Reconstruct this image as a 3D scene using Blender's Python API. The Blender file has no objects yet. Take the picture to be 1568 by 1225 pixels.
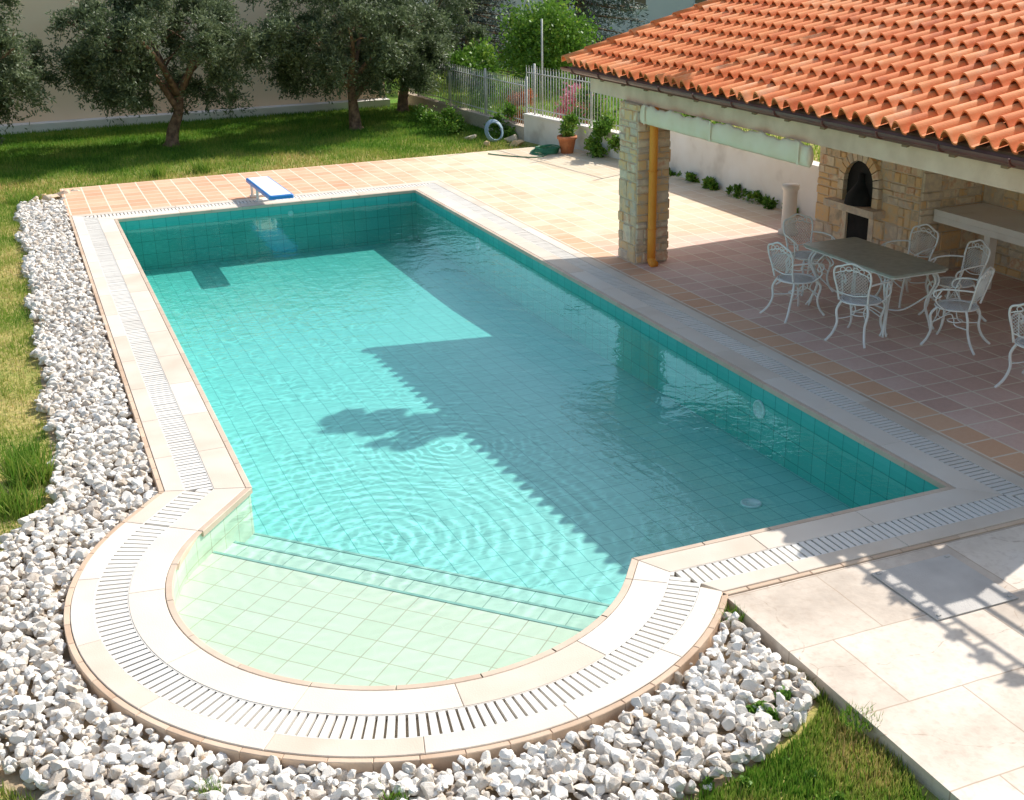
import bpy, math, random
import numpy as np
from mathutils import Vector, Matrix
R = random.Random(7); rng = np.random.default_rng(7)
scene = bpy.context.scene
COL = scene.collection

# ------------------------------------------------------------------ materials
def mk(name):
    m = bpy.data.materials.new(name); m.use_nodes = True
    nt = m.node_tree; nt.nodes.clear()
    out = nt.nodes.new('ShaderNodeOutputMaterial')
    return m, nt, out
def N(nt, t, **kw):
    n = nt.nodes.new(t)
    for k, v in kw.items(): setattr(n, k, v)
    return n
def L(nt, a, b): nt.links.new(a, b)
def mth(nt, op, a, b=None, c=None, clamp=False):
    n = nt.nodes.new('ShaderNodeMath'); n.operation = op; n.use_clamp = clamp
    for i, v in enumerate((a, b, c)):
        if v is None: continue
        if isinstance(v, (int, float)): n.inputs[i].default_value = v
        else: nt.links.new(v, n.inputs[i])
    return n.outputs[0]
def ramp(nt, fac, stops):
    r = nt.nodes.new('ShaderNodeValToRGB'); e = r.color_ramp.elements
    while len(e) < len(stops): e.new(.5)
    for i, (p, c) in enumerate(stops):
        e[i].position = p; e[i].color = (*c, 1)
    nt.links.new(fac, r.inputs[0]); return r.outputs[0]
def mixc(nt, fac, a, b, mode='MIX'):
    n = nt.nodes.new('ShaderNodeMix'); n.data_type = 'RGBA'; n.blend_type = mode
    for s, v in ((0, fac), (6, a), (7, b)):
        if isinstance(v, (int, float)): n.inputs[s].default_value = v
        elif isinstance(v, tuple): n.inputs[s].default_value = (*v, 1)
        else: nt.links.new(v, n.inputs[s])
    return n.outputs[2]
def noise(nt, vec, scale, detail=5, dist=0., rough=.55):
    n = nt.nodes.new('ShaderNodeTexNoise')
    n.inputs['Scale'].default_value = scale; n.inputs['Detail'].default_value = detail
    n.inputs['Distortion'].default_value = dist; n.inputs['Roughness'].default_value = rough
    if vec is not None: nt.links.new(vec, n.inputs['Vector'])
    return n.outputs['Fac']
def stretch(nt, v, a=.3, b=.7):
    n = nt.nodes.new('ShaderNodeMapRange')
    n.inputs[1].default_value = a; n.inputs[2].default_value = b
    nt.links.new(v, n.inputs[0]); return n.outputs[0]
def prin(nt, out, col, rough=.7, spec=.3, metal=0, normal=None):
    p = nt.nodes.new('ShaderNodeBsdfPrincipled')
    if isinstance(col, tuple): p.inputs['Base Color'].default_value = (*col, 1)
    else: nt.links.new(col, p.inputs['Base Color'])
    if isinstance(rough, (int, float)): p.inputs['Roughness'].default_value = rough
    else: nt.links.new(rough, p.inputs['Roughness'])
    p.inputs['Specular IOR Level'].default_value = spec
    p.inputs['Metallic'].default_value = metal
    if normal is not None: nt.links.new(normal, p.inputs['Normal'])
    nt.links.new(p.outputs[0], out.inputs[0]); return p
def bump(nt, h, strength=.3, dist=.01):
    b = nt.nodes.new('ShaderNodeBump'); b.inputs['Strength'].default_value = strength
    b.inputs['Distance'].default_value = dist; nt.links.new(h, b.inputs['Height'])
    return b.outputs[0]
def pm(name, stops, rough=.7, attr=0., ns=4, bmp=0, bs=60, spec=.3, metal=0, bd=.01, trans=0):
    m, nt, out = mk(name)
    g = N(nt, 'ShaderNodeNewGeometry').outputs['Position']
    f = stretch(nt, noise(nt, g, ns, 3))
    if attr > 0:
        a = N(nt, 'ShaderNodeAttribute', attribute_name='rnd').outputs['Fac']
        f = mth(nt, 'ADD', mth(nt, 'MULTIPLY', f, 1 - attr), mth(nt, 'MULTIPLY', a, attr))
    if len(stops) == 1: stops = [(0, tuple(c * .9 for c in stops[0][1])), (1, stops[0][1])]
    c = ramp(nt, f, stops)
    nm = bump(nt, noise(nt, g, bs, 2), bmp, bd) if bmp else None
    p = prin(nt, out, c, rough, spec, metal, nm)
    if trans:
        t = N(nt, 'ShaderNodeBsdfTranslucent'); L(nt, c, t.inputs[0])
        mx = N(nt, 'ShaderNodeMixShader'); mx.inputs[0].default_value = trans
        L(nt, p.outputs[0], mx.inputs[1]); L(nt, t.outputs[0], mx.inputs[2]); L(nt, mx.outputs[0], out.inputs[0])
    return m

# ------------------------------------------------------------------ mesh tools
class MB:
    def __init__(s): s.v = []; s.f = []; s.m = []; s.s = []; s.r = []
    def add(s, vs, fs, m=0, r=None, sm=False):
        b = len(s.v); s.v.extend([tuple(p) for p in vs])
        if r is None: r = R.random()
        s.r.extend([r] * len(vs))
        for f in fs:
            s.f.append(tuple(i + b for i in f)); s.m.append(m); s.s.append(sm)
    def box(s, a, b, m=0, r=None, M=None):
        x0, y0, z0 = a; x1, y1, z1 = b
        vs = [Vector(p) for p in ((x0,y0,z0),(x1,y0,z0),(x1,y1,z0),(x0,y1,z0),(x0,y0,z1),(x1,y0,z1),(x1,y1,z1),(x0,y1,z1))]
        if M is not None: vs = [M @ p for p in vs]
        s.add(vs, [(0,3,2,1),(4,5,6,7),(0,1,5,4),(1,2,6,5),(2,3,7,6),(3,0,4,7)], m, r)
    def tube(s, pts, rad, n=6, m=0, closed=False, r=None, M=None):
        P = [Vector(p) for p in pts]
        if M is not None: P = [M @ p for p in P]
        k = len(P); vs = []; nrm = None
        rads = rad if isinstance(rad, (list, tuple)) else [rad] * k
        for i in range(k):
            if closed: t = P[(i + 1) % k] - P[i - 1]
            else: t = P[min(i + 1, k - 1)] - P[max(i - 1, 0)]
            t = t.normalized() if t.length > 1e-9 else Vector((0, 0, 1))
            if nrm is None:
                h = Vector((0, 0, 1)) if abs(t.z) < .9 else Vector((1, 0, 0))
                nrm = t.cross(h).normalized()
            else:
                nrm = nrm - t * nrm.dot(t)
                nrm = nrm.normalized() if nrm.length > 1e-6 else t.orthogonal().normalized()
            bn = t.cross(nrm)
            for j in range(n):
                a = 2 * math.pi * j / n
                vs.append(P[i] + (nrm * math.cos(a) + bn * math.sin(a)) * rads[i])
        fs = []
        for i in range(k if closed else k - 1):
            i2 = (i + 1) % k
            for j in range(n):
                j2 = (j + 1) % n
                fs.append((i * n + j, i * n + j2, i2 * n + j2, i2 * n + j))
        if not closed:
            fs.append(tuple(range(n - 1, -1, -1))); fs.append(tuple((k - 1) * n + j for j in range(n)))
        s.add(vs, fs, m, r, True)
    def lathe(s, prof, c=(0, 0, 0), n=20, m=0, r=None):
        vs = []; fs = []
        for (rr, z) in prof:
            for j in range(n):
                a = 2 * math.pi * j / n
                vs.append((c[0] + rr * math.cos(a), c[1] + rr * math.sin(a), c[2] + z))
        for i in range(len(prof) - 1):
            for j in range(n):
                j2 = (j + 1) % n
                fs.append((i*n+j, i*n+j2, (i+1)*n+j2, (i+1)*n+j))
        s.add(vs, fs, m, r, True)
    def build(s, name, mats, parent=None, loc=None, rot=0):
        me = bpy.data.meshes.new(name); me.from_pydata(s.v, [], s.f)
        for mt in mats: me.materials.append(mt)
        me.polygons.foreach_set('material_index', s.m)
        me.polygons.foreach_set('use_smooth', s.s)
        a = me.attributes.new('rnd', 'FLOAT', 'POINT'); a.data.foreach_set('value', s.r)
        me.update()
        o = bpy.data.objects.new(name, me); COL.objects.link(o)
        if parent: o.parent = parent
        if loc: o.location = loc
        o.rotation_euler = (0, 0, rot)
        return o
def empty(name, loc=(0, 0, 0)):
    e = bpy.data.objects.new(name, None); COL.objects.link(e); e.location = loc; return e
def mesh_np(name, v, f, mat, rnd, parent=None, smooth=False):
    me = bpy.data.meshes.new(name); v = np.asarray(v, np.float32); f = np.asarray(f, np.int32)
    me.vertices.add(len(v)); me.vertices.foreach_set('co', v.ravel())
    k = f.shape[1]; me.loops.add(f.size); me.loops.foreach_set('vertex_index', f.ravel())
    me.polygons.add(len(f)); me.polygons.foreach_set('loop_start', np.arange(len(f), dtype=np.int32) * k)
    me.materials.append(mat)
    me.polygons.foreach_set('use_smooth', np.full(len(f), smooth))
    a = me.attributes.new('rnd', 'FLOAT', 'POINT'); a.data.foreach_set('value', np.asarray(rnd, np.float32))
    me.update(calc_edges=True); me.validate()
    o = bpy.data.objects.new(name, me); COL.objects.link(o)
    if parent: o.parent = parent
    return o
def cat(pts, k=6, closed=False):
    P = [Vector(p) for p in pts]; out = []; n = len(P)
    for i in range(n if closed else n - 1):
        g = (lambda j: P[j % n]) if closed else (lambda j: P[max(0, min(n - 1, j))])
        a, b, c, d = g(i - 1), g(i), g(i + 1), g(i + 2)
        for q in range(k):
            t = q / k
            out.append(.5 * ((2 * b) + (c - a) * t + (2 * a - 5 * b + 4 * c - d) * t * t + (3 * b - a - 3 * c + d) * t ** 3))
    if not closed: out.append(P[-1])
    return out
def unit(a): return a / np.maximum(np.linalg.norm(a, axis=1, keepdims=True), 1e-9)
def leaf_arrays(pos, axis, Ln, W):
    n = len(pos); side = unit(np.cross(axis, rng.normal(size=(n, 3))))
    a = axis * Ln[:, None]; sd = side * W[:, None] * .5
    v = np.stack([pos, pos + a * .5 + sd, pos + a, pos + a * .5 - sd], 1).reshape(-1, 3)
    return v, np.arange(n * 4).reshape(-1, 4)

# ------------------------------------------------------------------ palette
M_coping = pm('coping_stone', [(0, (.64, .53, .42)), (.45, (.77, .67, .56)), (1, (.84, .77, .67))], .6, attr=.6, ns=1.8, bmp=.15, bs=90)
M_lip = pm('coping_nosing', [(0, (.56, .42, .31)), (1, (.74, .60, .47))], .5, attr=.5, bmp=.1)
M_brick = pm('edging_brick', [(0, (.54, .37, .25)), (1, (.76, .59, .44))], .8, attr=.6, bmp=.2)
M_grate = pm('grate_plastic', [(0, (.72, .67, .60)), (1, (.85, .82, .76))], .5, attr=.4, ns=1.2)
M_channel = pm('drain_channel', [(0, (.12, .08, .05)), (.4, (.32, .25, .17)), (1, (.50, .41, .30))], .8, ns=.9)
M_white = pm('white_iron', [(0, (.86, .86, .84)), (1, (.94, .94, .92))], .4, ns=8)
M_plaster = pm('white_plaster', [(0, (.68, .61, .54)), (.35, (.86, .80, .73)), (1, (.92, .88, .83))], .9, ns=1.3, bmp=.2, bs=30)
M_beige = pm('beige_render', [(0, (.94, .67, .45)), (1, (.97, .76, .54))], .9, ns=.6, bmp=.15)
M_grey = pm('grey_render', [(0, (.50, .53, .58)), (1, (.58, .60, .65))], .9, ns=.5)
M_stone = pm('field_stone', [(0, (.42, .33, .24)), (.2, (.74, .56, .37)), (.4, (.84, .55, .27)), (.55, (.62, .51, .41)), (.75, (.84, .70, .51)), (.9, (.70, .41, .25)), (1, (.88, .77, .63))], .85, attr=.72, ns=9, bmp=.5, bs=35)
M_mortar = pm('mortar', [(0, (.58, .47, .36)), (1, (.72, .61, .50))], .95, ns=20, bmp=.3)
M_roof = pm('terracotta_tile', [(0, (.56, .14, .045)), (.3, (.80, .23, .07)), (.7, (.88, .33, .12)), (1, (.90, .50, .28))], .75, attr=.6, ns=5, bmp=.2, bs=70)
M_gutter = pm('gutter_metal', [(0, (.13, .045, .035)), (1, (.20, .08, .06))], .4, ns=3, spec=.5)
M_beam = pm('beam_concrete', [(0, (.70, .50, .38)), (1, (.88, .67, .53))], .9, ns=3, bmp=.3)
M_wood = pm('roof_boards', [(0, (.22, .13, .08)), (1, (.34, .22, .13))], .7, ns=5)
M_canvas = pm('canvas_cloth', [(0, (.86, .73, .52)), (1, (.94, .83, .66))], .9, ns=2.5, bmp=.1)
M_pipe = pm('orange_pipe', [(0, (.86, .30, .03)), (1, (.92, .38, .06))], .45, ns=3)
M_black = pm('soot_recess_shade', [(0, (.008, .008, .009)), (1, (.025, .024, .024))], .8)  # sooty black, also painted shade for the flat oven openings
M_ttop = pm('table_stone_top', [(0, (.34, .35, .29)), (1, (.46, .47, .40))], .35, ns=12, spec=.5)
M_blue = pm('board_blue', [(0, (.04, .22, .62)), (1, (.06, .28, .70))], .4)
M_bwhite = pm('board_white', [(0, (.66, .78, .84)), (1, (.80, .87, .90))], .7, ns=20)
M_bark = pm('olive_bark', [(0, (.10, .06, .04)), (1, (.34, .22, .14))], .9, ns=9, bmp=.8, bs=25, bd=.03)
M_olive = pm('olive_leaf', [(0, (.035, .055, .022)), (.4, (.095, .135, .06)), (.75, (.20, .25, .13)), (1, (.45, .49, .34))], .5, attr=.85, ns=1.2, spec=.3, trans=.3)
M_ivy = pm('ivy_leaf', [(0, (.05, .12, .018)), (.6, (.16, .32, .04)), (1, (.42, .50, .09))], .5, attr=.8, ns=2, trans=.3)
M_pine = pm('pine_needle', [(0, (.03, .05, .04)), (.7, (.09, .13, .12)), (1, (.22, .27, .25))], .6, attr=.8, ns=1)
M_pink = pm('pink_petal', [(0, (.45, .08, .12)), (.5, (.75, .26, .34)), (1, (.85, .5, .55))], .6, attr=.9)
M_red = pm('red_leaf', [(0, (.18, .22, .03)), (.5, (.60, .16, .04)), (1, (.80, .4, .12))], .6, attr=.9)
M_grass = pm('grass_blade', [(0, (.04, .12, .012)), (.25, (.12, .27, .025)), (.45, (.28, .38, .06)), (.6, (.42, .42, .11)), (.8, (.60, .43, .18)), (1, (.72, .54, .30))], .6, attr=.8, ns=.8, trans=.35)
M_gravel = pm('gravel_stone', [(0, (.34, .27, .20)), (.12, (.54, .46, .38)), (.3, (.70, .64, .56)), (.6, (.82, .77, .70)), (.88, (.90, .87, .82)), (.95, (.74, .56, .38)), (1, (.62, .40, .24))], .85, attr=.8, ns=25, bmp=.4, bs=120)
M_clay = pm('clay_pot', [(0, (.55, .18, .08)), (1, (.74, .30, .14))], .8, ns=10)
M_hose = pm('green_hose', [(0, (.03, .16, .09)), (1, (.06, .26, .14))], .4)
M_hoseb = pm('blue_hose', [(0, (.22, .33, .42)), (1, (.34, .46, .55))], .4)
M_fence = pm('fence_iron', [(0, (.46, .46, .44)), (1, (.64, .64, .61))], .5, ns=4)
M_hatch = pm('hatch_plate', [(0, (.50, .46, .42)), (1, (.62, .58, .53))], .6, ns=3, bmp=.5, bs=130)
M_lamp = pm('lamp_glass', [(0, (.45, .75, .72)), (1, (.6, .85, .82))], .3)
M_glass = pm('window_glass', [(0, (.03, .04, .05)), (1, (.06, .07, .09))], .1, spec=.8)

def tile_mat(name, c1, c2, mo, wob=.025, tint=None):
    m, nt, out = mk(name)
    uv = N(nt, 'ShaderNodeUVMap').outputs[0]
    nz = N(nt, 'ShaderNodeTexNoise'); nz.inputs['Scale'].default_value = 3.; nz.inputs['Detail'].default_value = 2; L(nt, uv, nz.inputs['Vector'])
    vm = N(nt, 'ShaderNodeVectorMath', operation='MULTIPLY_ADD'); L(nt, nz.outputs['Color'], vm.inputs[0]); vm.inputs[1].default_value = (wob, wob, 0); L(nt, uv, vm.inputs[2])
    bt = N(nt, 'ShaderNodeTexBrick'); bt.offset = 0; bt.squash = 1
    for k_, v_ in (('Scale', 1), ('Mortar Size', .0045), ('Mortar Smooth', .3), ('Bias', 0), ('Brick Width', .22), ('Row Height', .22)): bt.inputs[k_].default_value = v_
    bt.inputs['Color1'].default_value = (*c1, 1); bt.inputs['Color2'].default_value = (*c2, 1); bt.inputs['Mortar'].default_value = (*mo, 1)
    L(nt, vm.outputs[0], bt.inputs['Vector'])
    sp = stretch(nt, noise(nt, uv, 200, 1), .35, .65)
    c = mixc(nt, 1, bt.outputs[0], ramp(nt, sp, [(0, (.86, .88, .86)), (1, (1, 1, 1))]), 'MULTIPLY')
    if tint:  # light lost in deeper water painted into the tile colour
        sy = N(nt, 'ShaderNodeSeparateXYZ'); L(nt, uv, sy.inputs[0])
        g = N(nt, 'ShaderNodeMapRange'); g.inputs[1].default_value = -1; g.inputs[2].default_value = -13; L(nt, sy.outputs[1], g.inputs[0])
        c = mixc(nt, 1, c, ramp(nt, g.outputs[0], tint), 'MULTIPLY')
    prin(nt, out, c, .35, .4)
    return m
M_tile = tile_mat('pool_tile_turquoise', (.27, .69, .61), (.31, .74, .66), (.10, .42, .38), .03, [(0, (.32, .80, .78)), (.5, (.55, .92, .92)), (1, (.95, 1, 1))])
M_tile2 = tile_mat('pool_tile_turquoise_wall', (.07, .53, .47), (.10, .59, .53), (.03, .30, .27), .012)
M_tile3 = tile_mat('pool_tile_pale', (.60, .75, .56), (.65, .79, .61), (.44, .46, .31), .012)
M_tile4 = tile_mat('pool_tile_tread', (.47, .71, .56), (.51, .75, .60), (.24, .40, .31), .015)
M_tile5 = tile_mat('pool_tile_tread_low', (.36, .70, .58), (.40, .74, .62), (.18, .42, .34), .015)

# water
RC = [(.75, -12.78), (1.9, -11.25)]
M_water, nt, out = mk('water')
pos = N(nt, 'ShaderNodeNewGeometry').outputs['Position']
n1 = noise(nt, pos, 2.6, 3, .8); n2 = noise(nt, pos, 11, 2, .5)
h = mth(nt, 'ADD', mth(nt, 'MULTIPLY', n1, .8), mth(nt, 'MULTIPLY', n2, .22))
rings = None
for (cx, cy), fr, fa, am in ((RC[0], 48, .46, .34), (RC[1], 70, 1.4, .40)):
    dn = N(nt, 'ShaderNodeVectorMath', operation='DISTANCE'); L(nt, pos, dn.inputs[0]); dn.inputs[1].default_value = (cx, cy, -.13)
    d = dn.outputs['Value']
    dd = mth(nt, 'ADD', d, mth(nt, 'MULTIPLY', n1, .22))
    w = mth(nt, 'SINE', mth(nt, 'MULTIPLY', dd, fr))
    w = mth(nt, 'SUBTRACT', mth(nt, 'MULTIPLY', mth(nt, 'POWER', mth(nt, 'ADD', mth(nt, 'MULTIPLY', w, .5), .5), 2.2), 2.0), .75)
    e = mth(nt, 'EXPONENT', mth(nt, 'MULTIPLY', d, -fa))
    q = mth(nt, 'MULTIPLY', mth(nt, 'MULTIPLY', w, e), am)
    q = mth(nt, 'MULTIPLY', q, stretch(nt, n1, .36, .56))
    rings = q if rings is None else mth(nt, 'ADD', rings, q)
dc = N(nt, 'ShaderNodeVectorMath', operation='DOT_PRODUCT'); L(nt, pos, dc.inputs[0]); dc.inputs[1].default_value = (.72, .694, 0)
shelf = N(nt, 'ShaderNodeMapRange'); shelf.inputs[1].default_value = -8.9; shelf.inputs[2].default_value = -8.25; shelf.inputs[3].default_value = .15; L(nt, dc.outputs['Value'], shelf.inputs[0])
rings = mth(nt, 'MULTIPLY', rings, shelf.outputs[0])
h = mth(nt, 'ADD', h, mth(nt, 'MULTIPLY', rings, .45))
bmpn = N(nt, 'ShaderNodeBump'); bmpn.inputs['Strength'].default_value = .32; bmpn.inputs['Distance'].default_value = .03
L(nt, h, bmpn.inputs['Height'])
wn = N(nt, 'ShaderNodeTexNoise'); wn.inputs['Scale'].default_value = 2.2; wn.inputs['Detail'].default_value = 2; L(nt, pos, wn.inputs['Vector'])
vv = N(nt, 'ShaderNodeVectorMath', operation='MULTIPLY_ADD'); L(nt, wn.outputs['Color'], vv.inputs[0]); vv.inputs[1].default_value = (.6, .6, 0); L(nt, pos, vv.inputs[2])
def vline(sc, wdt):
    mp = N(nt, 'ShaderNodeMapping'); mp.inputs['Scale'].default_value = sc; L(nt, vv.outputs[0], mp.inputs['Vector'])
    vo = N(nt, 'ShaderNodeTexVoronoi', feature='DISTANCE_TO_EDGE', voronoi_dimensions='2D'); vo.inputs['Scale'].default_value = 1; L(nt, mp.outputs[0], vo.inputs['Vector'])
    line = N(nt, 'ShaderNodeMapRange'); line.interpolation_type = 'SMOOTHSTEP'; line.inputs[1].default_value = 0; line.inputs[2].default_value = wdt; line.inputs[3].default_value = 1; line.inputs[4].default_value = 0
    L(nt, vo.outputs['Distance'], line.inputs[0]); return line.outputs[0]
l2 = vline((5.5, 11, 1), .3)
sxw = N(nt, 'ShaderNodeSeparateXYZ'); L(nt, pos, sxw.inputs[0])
lit_side = N(nt, 'ShaderNodeMapRange'); lit_side.inputs[1].default_value = 3.6; lit_side.inputs[2].default_value = 1.8; lit_side.inputs[3].default_value = .10; lit_side.inputs[4].default_value = 1; L(nt, sxw.outputs[0], lit_side.inputs[0])  # fades the painted ripple light out towards the shaded side
amp = mth(nt, 'MULTIPLY', mth(nt, 'MULTIPLY', lit_side.outputs[0], shelf.outputs[0]), stretch(nt, n1, .3, .65))
mod = mth(nt, 'ADD', .95, mth(nt, 'MULTIPLY', mth(nt, 'SUBTRACT', l2, .35), mth(nt, 'MULTIPLY', amp, .26)))  # sunlight focused by ripples, put into the transparent colour
mod = mth(nt, 'ADD', mod, mth(nt, 'MULTIPLY', mth(nt, 'MULTIPLY', rings, .95), lit_side.outputs[0]))
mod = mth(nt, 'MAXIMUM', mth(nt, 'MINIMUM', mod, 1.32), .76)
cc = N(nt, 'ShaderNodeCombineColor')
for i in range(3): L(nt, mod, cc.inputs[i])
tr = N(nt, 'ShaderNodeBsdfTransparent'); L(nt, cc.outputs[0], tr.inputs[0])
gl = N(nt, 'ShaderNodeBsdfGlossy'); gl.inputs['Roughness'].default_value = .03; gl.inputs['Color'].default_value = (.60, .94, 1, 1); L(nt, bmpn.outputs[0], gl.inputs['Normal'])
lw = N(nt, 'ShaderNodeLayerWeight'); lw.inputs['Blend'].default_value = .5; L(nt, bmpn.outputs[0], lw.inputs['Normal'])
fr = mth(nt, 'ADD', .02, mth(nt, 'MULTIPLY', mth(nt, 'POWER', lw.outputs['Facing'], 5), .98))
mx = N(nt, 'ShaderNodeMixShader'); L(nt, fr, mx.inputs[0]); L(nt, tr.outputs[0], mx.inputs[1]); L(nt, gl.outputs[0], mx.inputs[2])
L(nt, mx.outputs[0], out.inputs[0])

# patio tile
def step(nt, v, e, soft=.05):
    n = N(nt, 'ShaderNodeMapRange'); n.inputs[1].default_value = e - soft; n.inputs[2].default_value = e + soft; L(nt, v, n.inputs[0]); return n.outputs[0]
M_patio, nt, out = mk('patio_tile')
pos = N(nt, 'ShaderNodeNewGeometry').outputs['Position']
sx = N(nt, 'ShaderNodeSeparateXYZ'); L(nt, pos, sx.inputs[0])
bt = N(nt, 'ShaderNodeTexBrick'); bt.offset = 0
for k_, v_ in (('Scale', 1), ('Mortar Size', .013), ('Mortar Smooth', .3), ('Bias', 0), ('Brick Width', .335), ('Row Height', .335)): bt.inputs[k_].default_value = v_
bt.inputs['Color1'].default_value = (0, 0, 0, 1); bt.inputs['Color2'].default_value = (1, 1, 1, 1); bt.inputs['Mortar'].default_value = (.5, .5, .5, 1)
L(nt, pos, bt.inputs['Vector'])
nn = stretch(nt, noise(nt, pos, 1.1, 5)); n3 = stretch(nt, noise(nt, pos, 25, 3))
tv = mth(nt, 'ADD', mth(nt, 'MULTIPLY', bt.outputs['Color'], .45), mth(nt, 'ADD', mth(nt, 'MULTIPLY', nn, .35), mth(nt, 'MULTIPLY', n3, .2)))
cT = ramp(nt, tv, [(0, (.64, .31, .18)), (.5, (.76, .43, .27)), (1, (.84, .56, .38))])
cC = ramp(nt, tv, [(0, (.72, .52, .34)), (.5, (.80, .64, .44)), (1, (.86, .74, .55))])
cB = ramp(nt, tv, [(0, (.60, .38, .30)), (.5, (.75, .50, .41)), (1, (.86, .65, .55))])
wob = mth(nt, 'MULTIPLY', mth(nt, 'SUBTRACT', nn, .5), 1.5)
c = mixc(nt, step(nt, mth(nt, 'ADD', sx.outputs[0], wob), 6.0, 1.2), cT, cC)
c = mixc(nt, step(nt, mth(nt, 'ADD', mth(nt, 'MULTIPLY', sx.outputs[1], -1), wob), 5.2, 1.0), c, cB)
row = mth(nt, 'MULTIPLY', mth(nt, 'GREATER_THAN', sx.outputs[0], 6.02), mth(nt, 'LESS_THAN', sx.outputs[0], 6.365))
row = mth(nt, 'MULTIPLY', row, mth(nt, 'LESS_THAN', sx.outputs[1], -4.5))
cR = ramp(nt, tv, [(0, (.72, .38, .22)), (1, (.84, .56, .37))])
c = mixc(nt, row, c, cR)
c = mixc(nt, mth(nt, 'MULTIPLY', bt.outputs['Fac'], .85), c, (.88, .77, .63))
prin(nt, out, c, .7, .3, normal=bump(nt, mth(nt, 'SUBTRACT', mth(nt, 'MULTIPLY', n3, .3), bt.outputs['Fac']), .4, .006))

# slab paving at the near right
M_flag, nt, out = mk('slab_paving')
pos = N(nt, 'ShaderNodeNewGeometry').outputs['Position']
wn = N(nt, 'ShaderNodeTexNoise'); wn.inputs['Scale'].default_value = 2.5; L(nt, pos, wn.inputs['Vector'])
vv = N(nt, 'ShaderNodeVectorMath', operation='MULTIPLY_ADD'); L(nt, wn.outputs['Color'], vv.inputs[0]); vv.inputs[1].default_value = (.02, .02, 0); L(nt, pos, vv.inputs[2])
bt = N(nt, 'ShaderNodeTexBrick'); bt.offset = .35
for k_, v_ in (('Scale', 1), ('Mortar Size', .007), ('Mortar Smooth', .6), ('Bias', 0), ('Brick Width', 1.15), ('Row Height', .74)): bt.inputs[k_].default_value = v_
bt.inputs['Color1'].default_value = (0, 0, 0, 1); bt.inputs['Color2'].default_value = (1, 1, 1, 1); bt.inputs['Mortar'].default_value = (.5, .5, .5, 1)
L(nt, vv.outputs[0], bt.inputs['Vector'])
nn = stretch(nt, noise(nt, pos, 1.3, 7, 0, .62)); n3 = noise(nt, pos, 22, 6)
tv = mth(nt, 'ADD', mth(nt, 'MULTIPLY', bt.outputs['Color'], .3), mth(nt, 'MULTIPLY', nn, .7))
c = ramp(nt, tv, [(0, (.46, .38, .31)), (.35, (.65, .55, .45)), (.6, (.77, .67, .56)), (1, (.83, .75, .66))])
c = mixc(nt, mth(nt, 'MULTIPLY', stretch(nt, n3, .5, .72), .3), c, (.46, .34, .25))
vv2 = N(nt, 'ShaderNodeVectorMath', operation='MULTIPLY_ADD'); L(nt, wn.outputs['Color'], vv2.inputs[0]); vv2.inputs[1].default_value = (.5, .5, 0); L(nt, pos, vv2.inputs[2])
vo = N(nt, 'ShaderNodeTexVoronoi', feature='DISTANCE_TO_EDGE'); vo.inputs['Scale'].default_value = .8; L(nt, vv2.outputs[0], vo.inputs['Vector'])
crk = mth(nt, 'MULTIPLY', mth(nt, 'LESS_THAN', vo.outputs['Distance'], .0035), mth(nt, 'MULTIPLY', stretch(nt, n3, .4, .6), .6))
c = mixc(nt, mth(nt, 'MAXIMUM', mth(nt, 'MULTIPLY', bt.outputs['Fac'], .7), crk), c, (.42, .30, .21))
prin(nt, out, c, .8, .2, normal=bump(nt, n3, .3, .01))

# ground
PC = (.82, -13.31)
M_ground, nt, out = mk('ground_soil_lawn')
pos = N(nt, 'ShaderNodeNewGeometry').outputs['Position']
sx = N(nt, 'ShaderNodeSeparateXYZ'); L(nt, pos, sx.inputs[0])
nn = stretch(nt, noise(nt, pos, .8, 7)); n3 = stretch(nt, noise(nt, pos, 14, 4))
f = mth(nt, 'ADD', mth(nt, 'MULTIPLY', nn, .6), mth(nt, 'MULTIPLY', n3, .4))
cg = ramp(nt, f, [(0, (.06, .15, .02)), (.55, (.12, .25, .04)), (1, (.3, .3, .1))])
cd = ramp(nt, f, [(0, (.20, .26, .05)), (.45, (.42, .36, .12)), (1, (.64, .44, .22))])
near = step(nt, mth(nt, 'ADD', mth(nt, 'MULTIPLY', sx.outputs[1], -1), mth(nt, 'MULTIPLY', nn, 2.)), -4.6, 1.2)
c = mixc(nt, mth(nt, 'MULTIPLY', near, .9), cg, cd)
dn = N(nt, 'ShaderNodeVectorMath', operation='DISTANCE'); L(nt, pos, dn.inputs[0]); dn.inputs[1].default_value = (PC[0], PC[1], -.12)
bed = mth(nt, 'LESS_THAN', dn.outputs['Value'], 3.2)
st = mth(nt, 'MULTIPLY', mth(nt, 'GREATER_THAN', sx.outputs[0], -1.52), mth(nt, 'LESS_THAN', sx.outputs[0], 0))
st = mth(nt, 'MULTIPLY', st, mth(nt, 'MULTIPLY', mth(nt, 'GREATER_THAN', sx.outputs[1], -12), mth(nt, 'LESS_THAN', sx.outputs[1], 2.4)))
c = mixc(nt, mth(nt, 'MAXIMUM', bed, st), c, (.46, .35, .23))
prin(nt, out, c, .95, .1, normal=bump(nt, n3, .5, .03))

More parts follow.
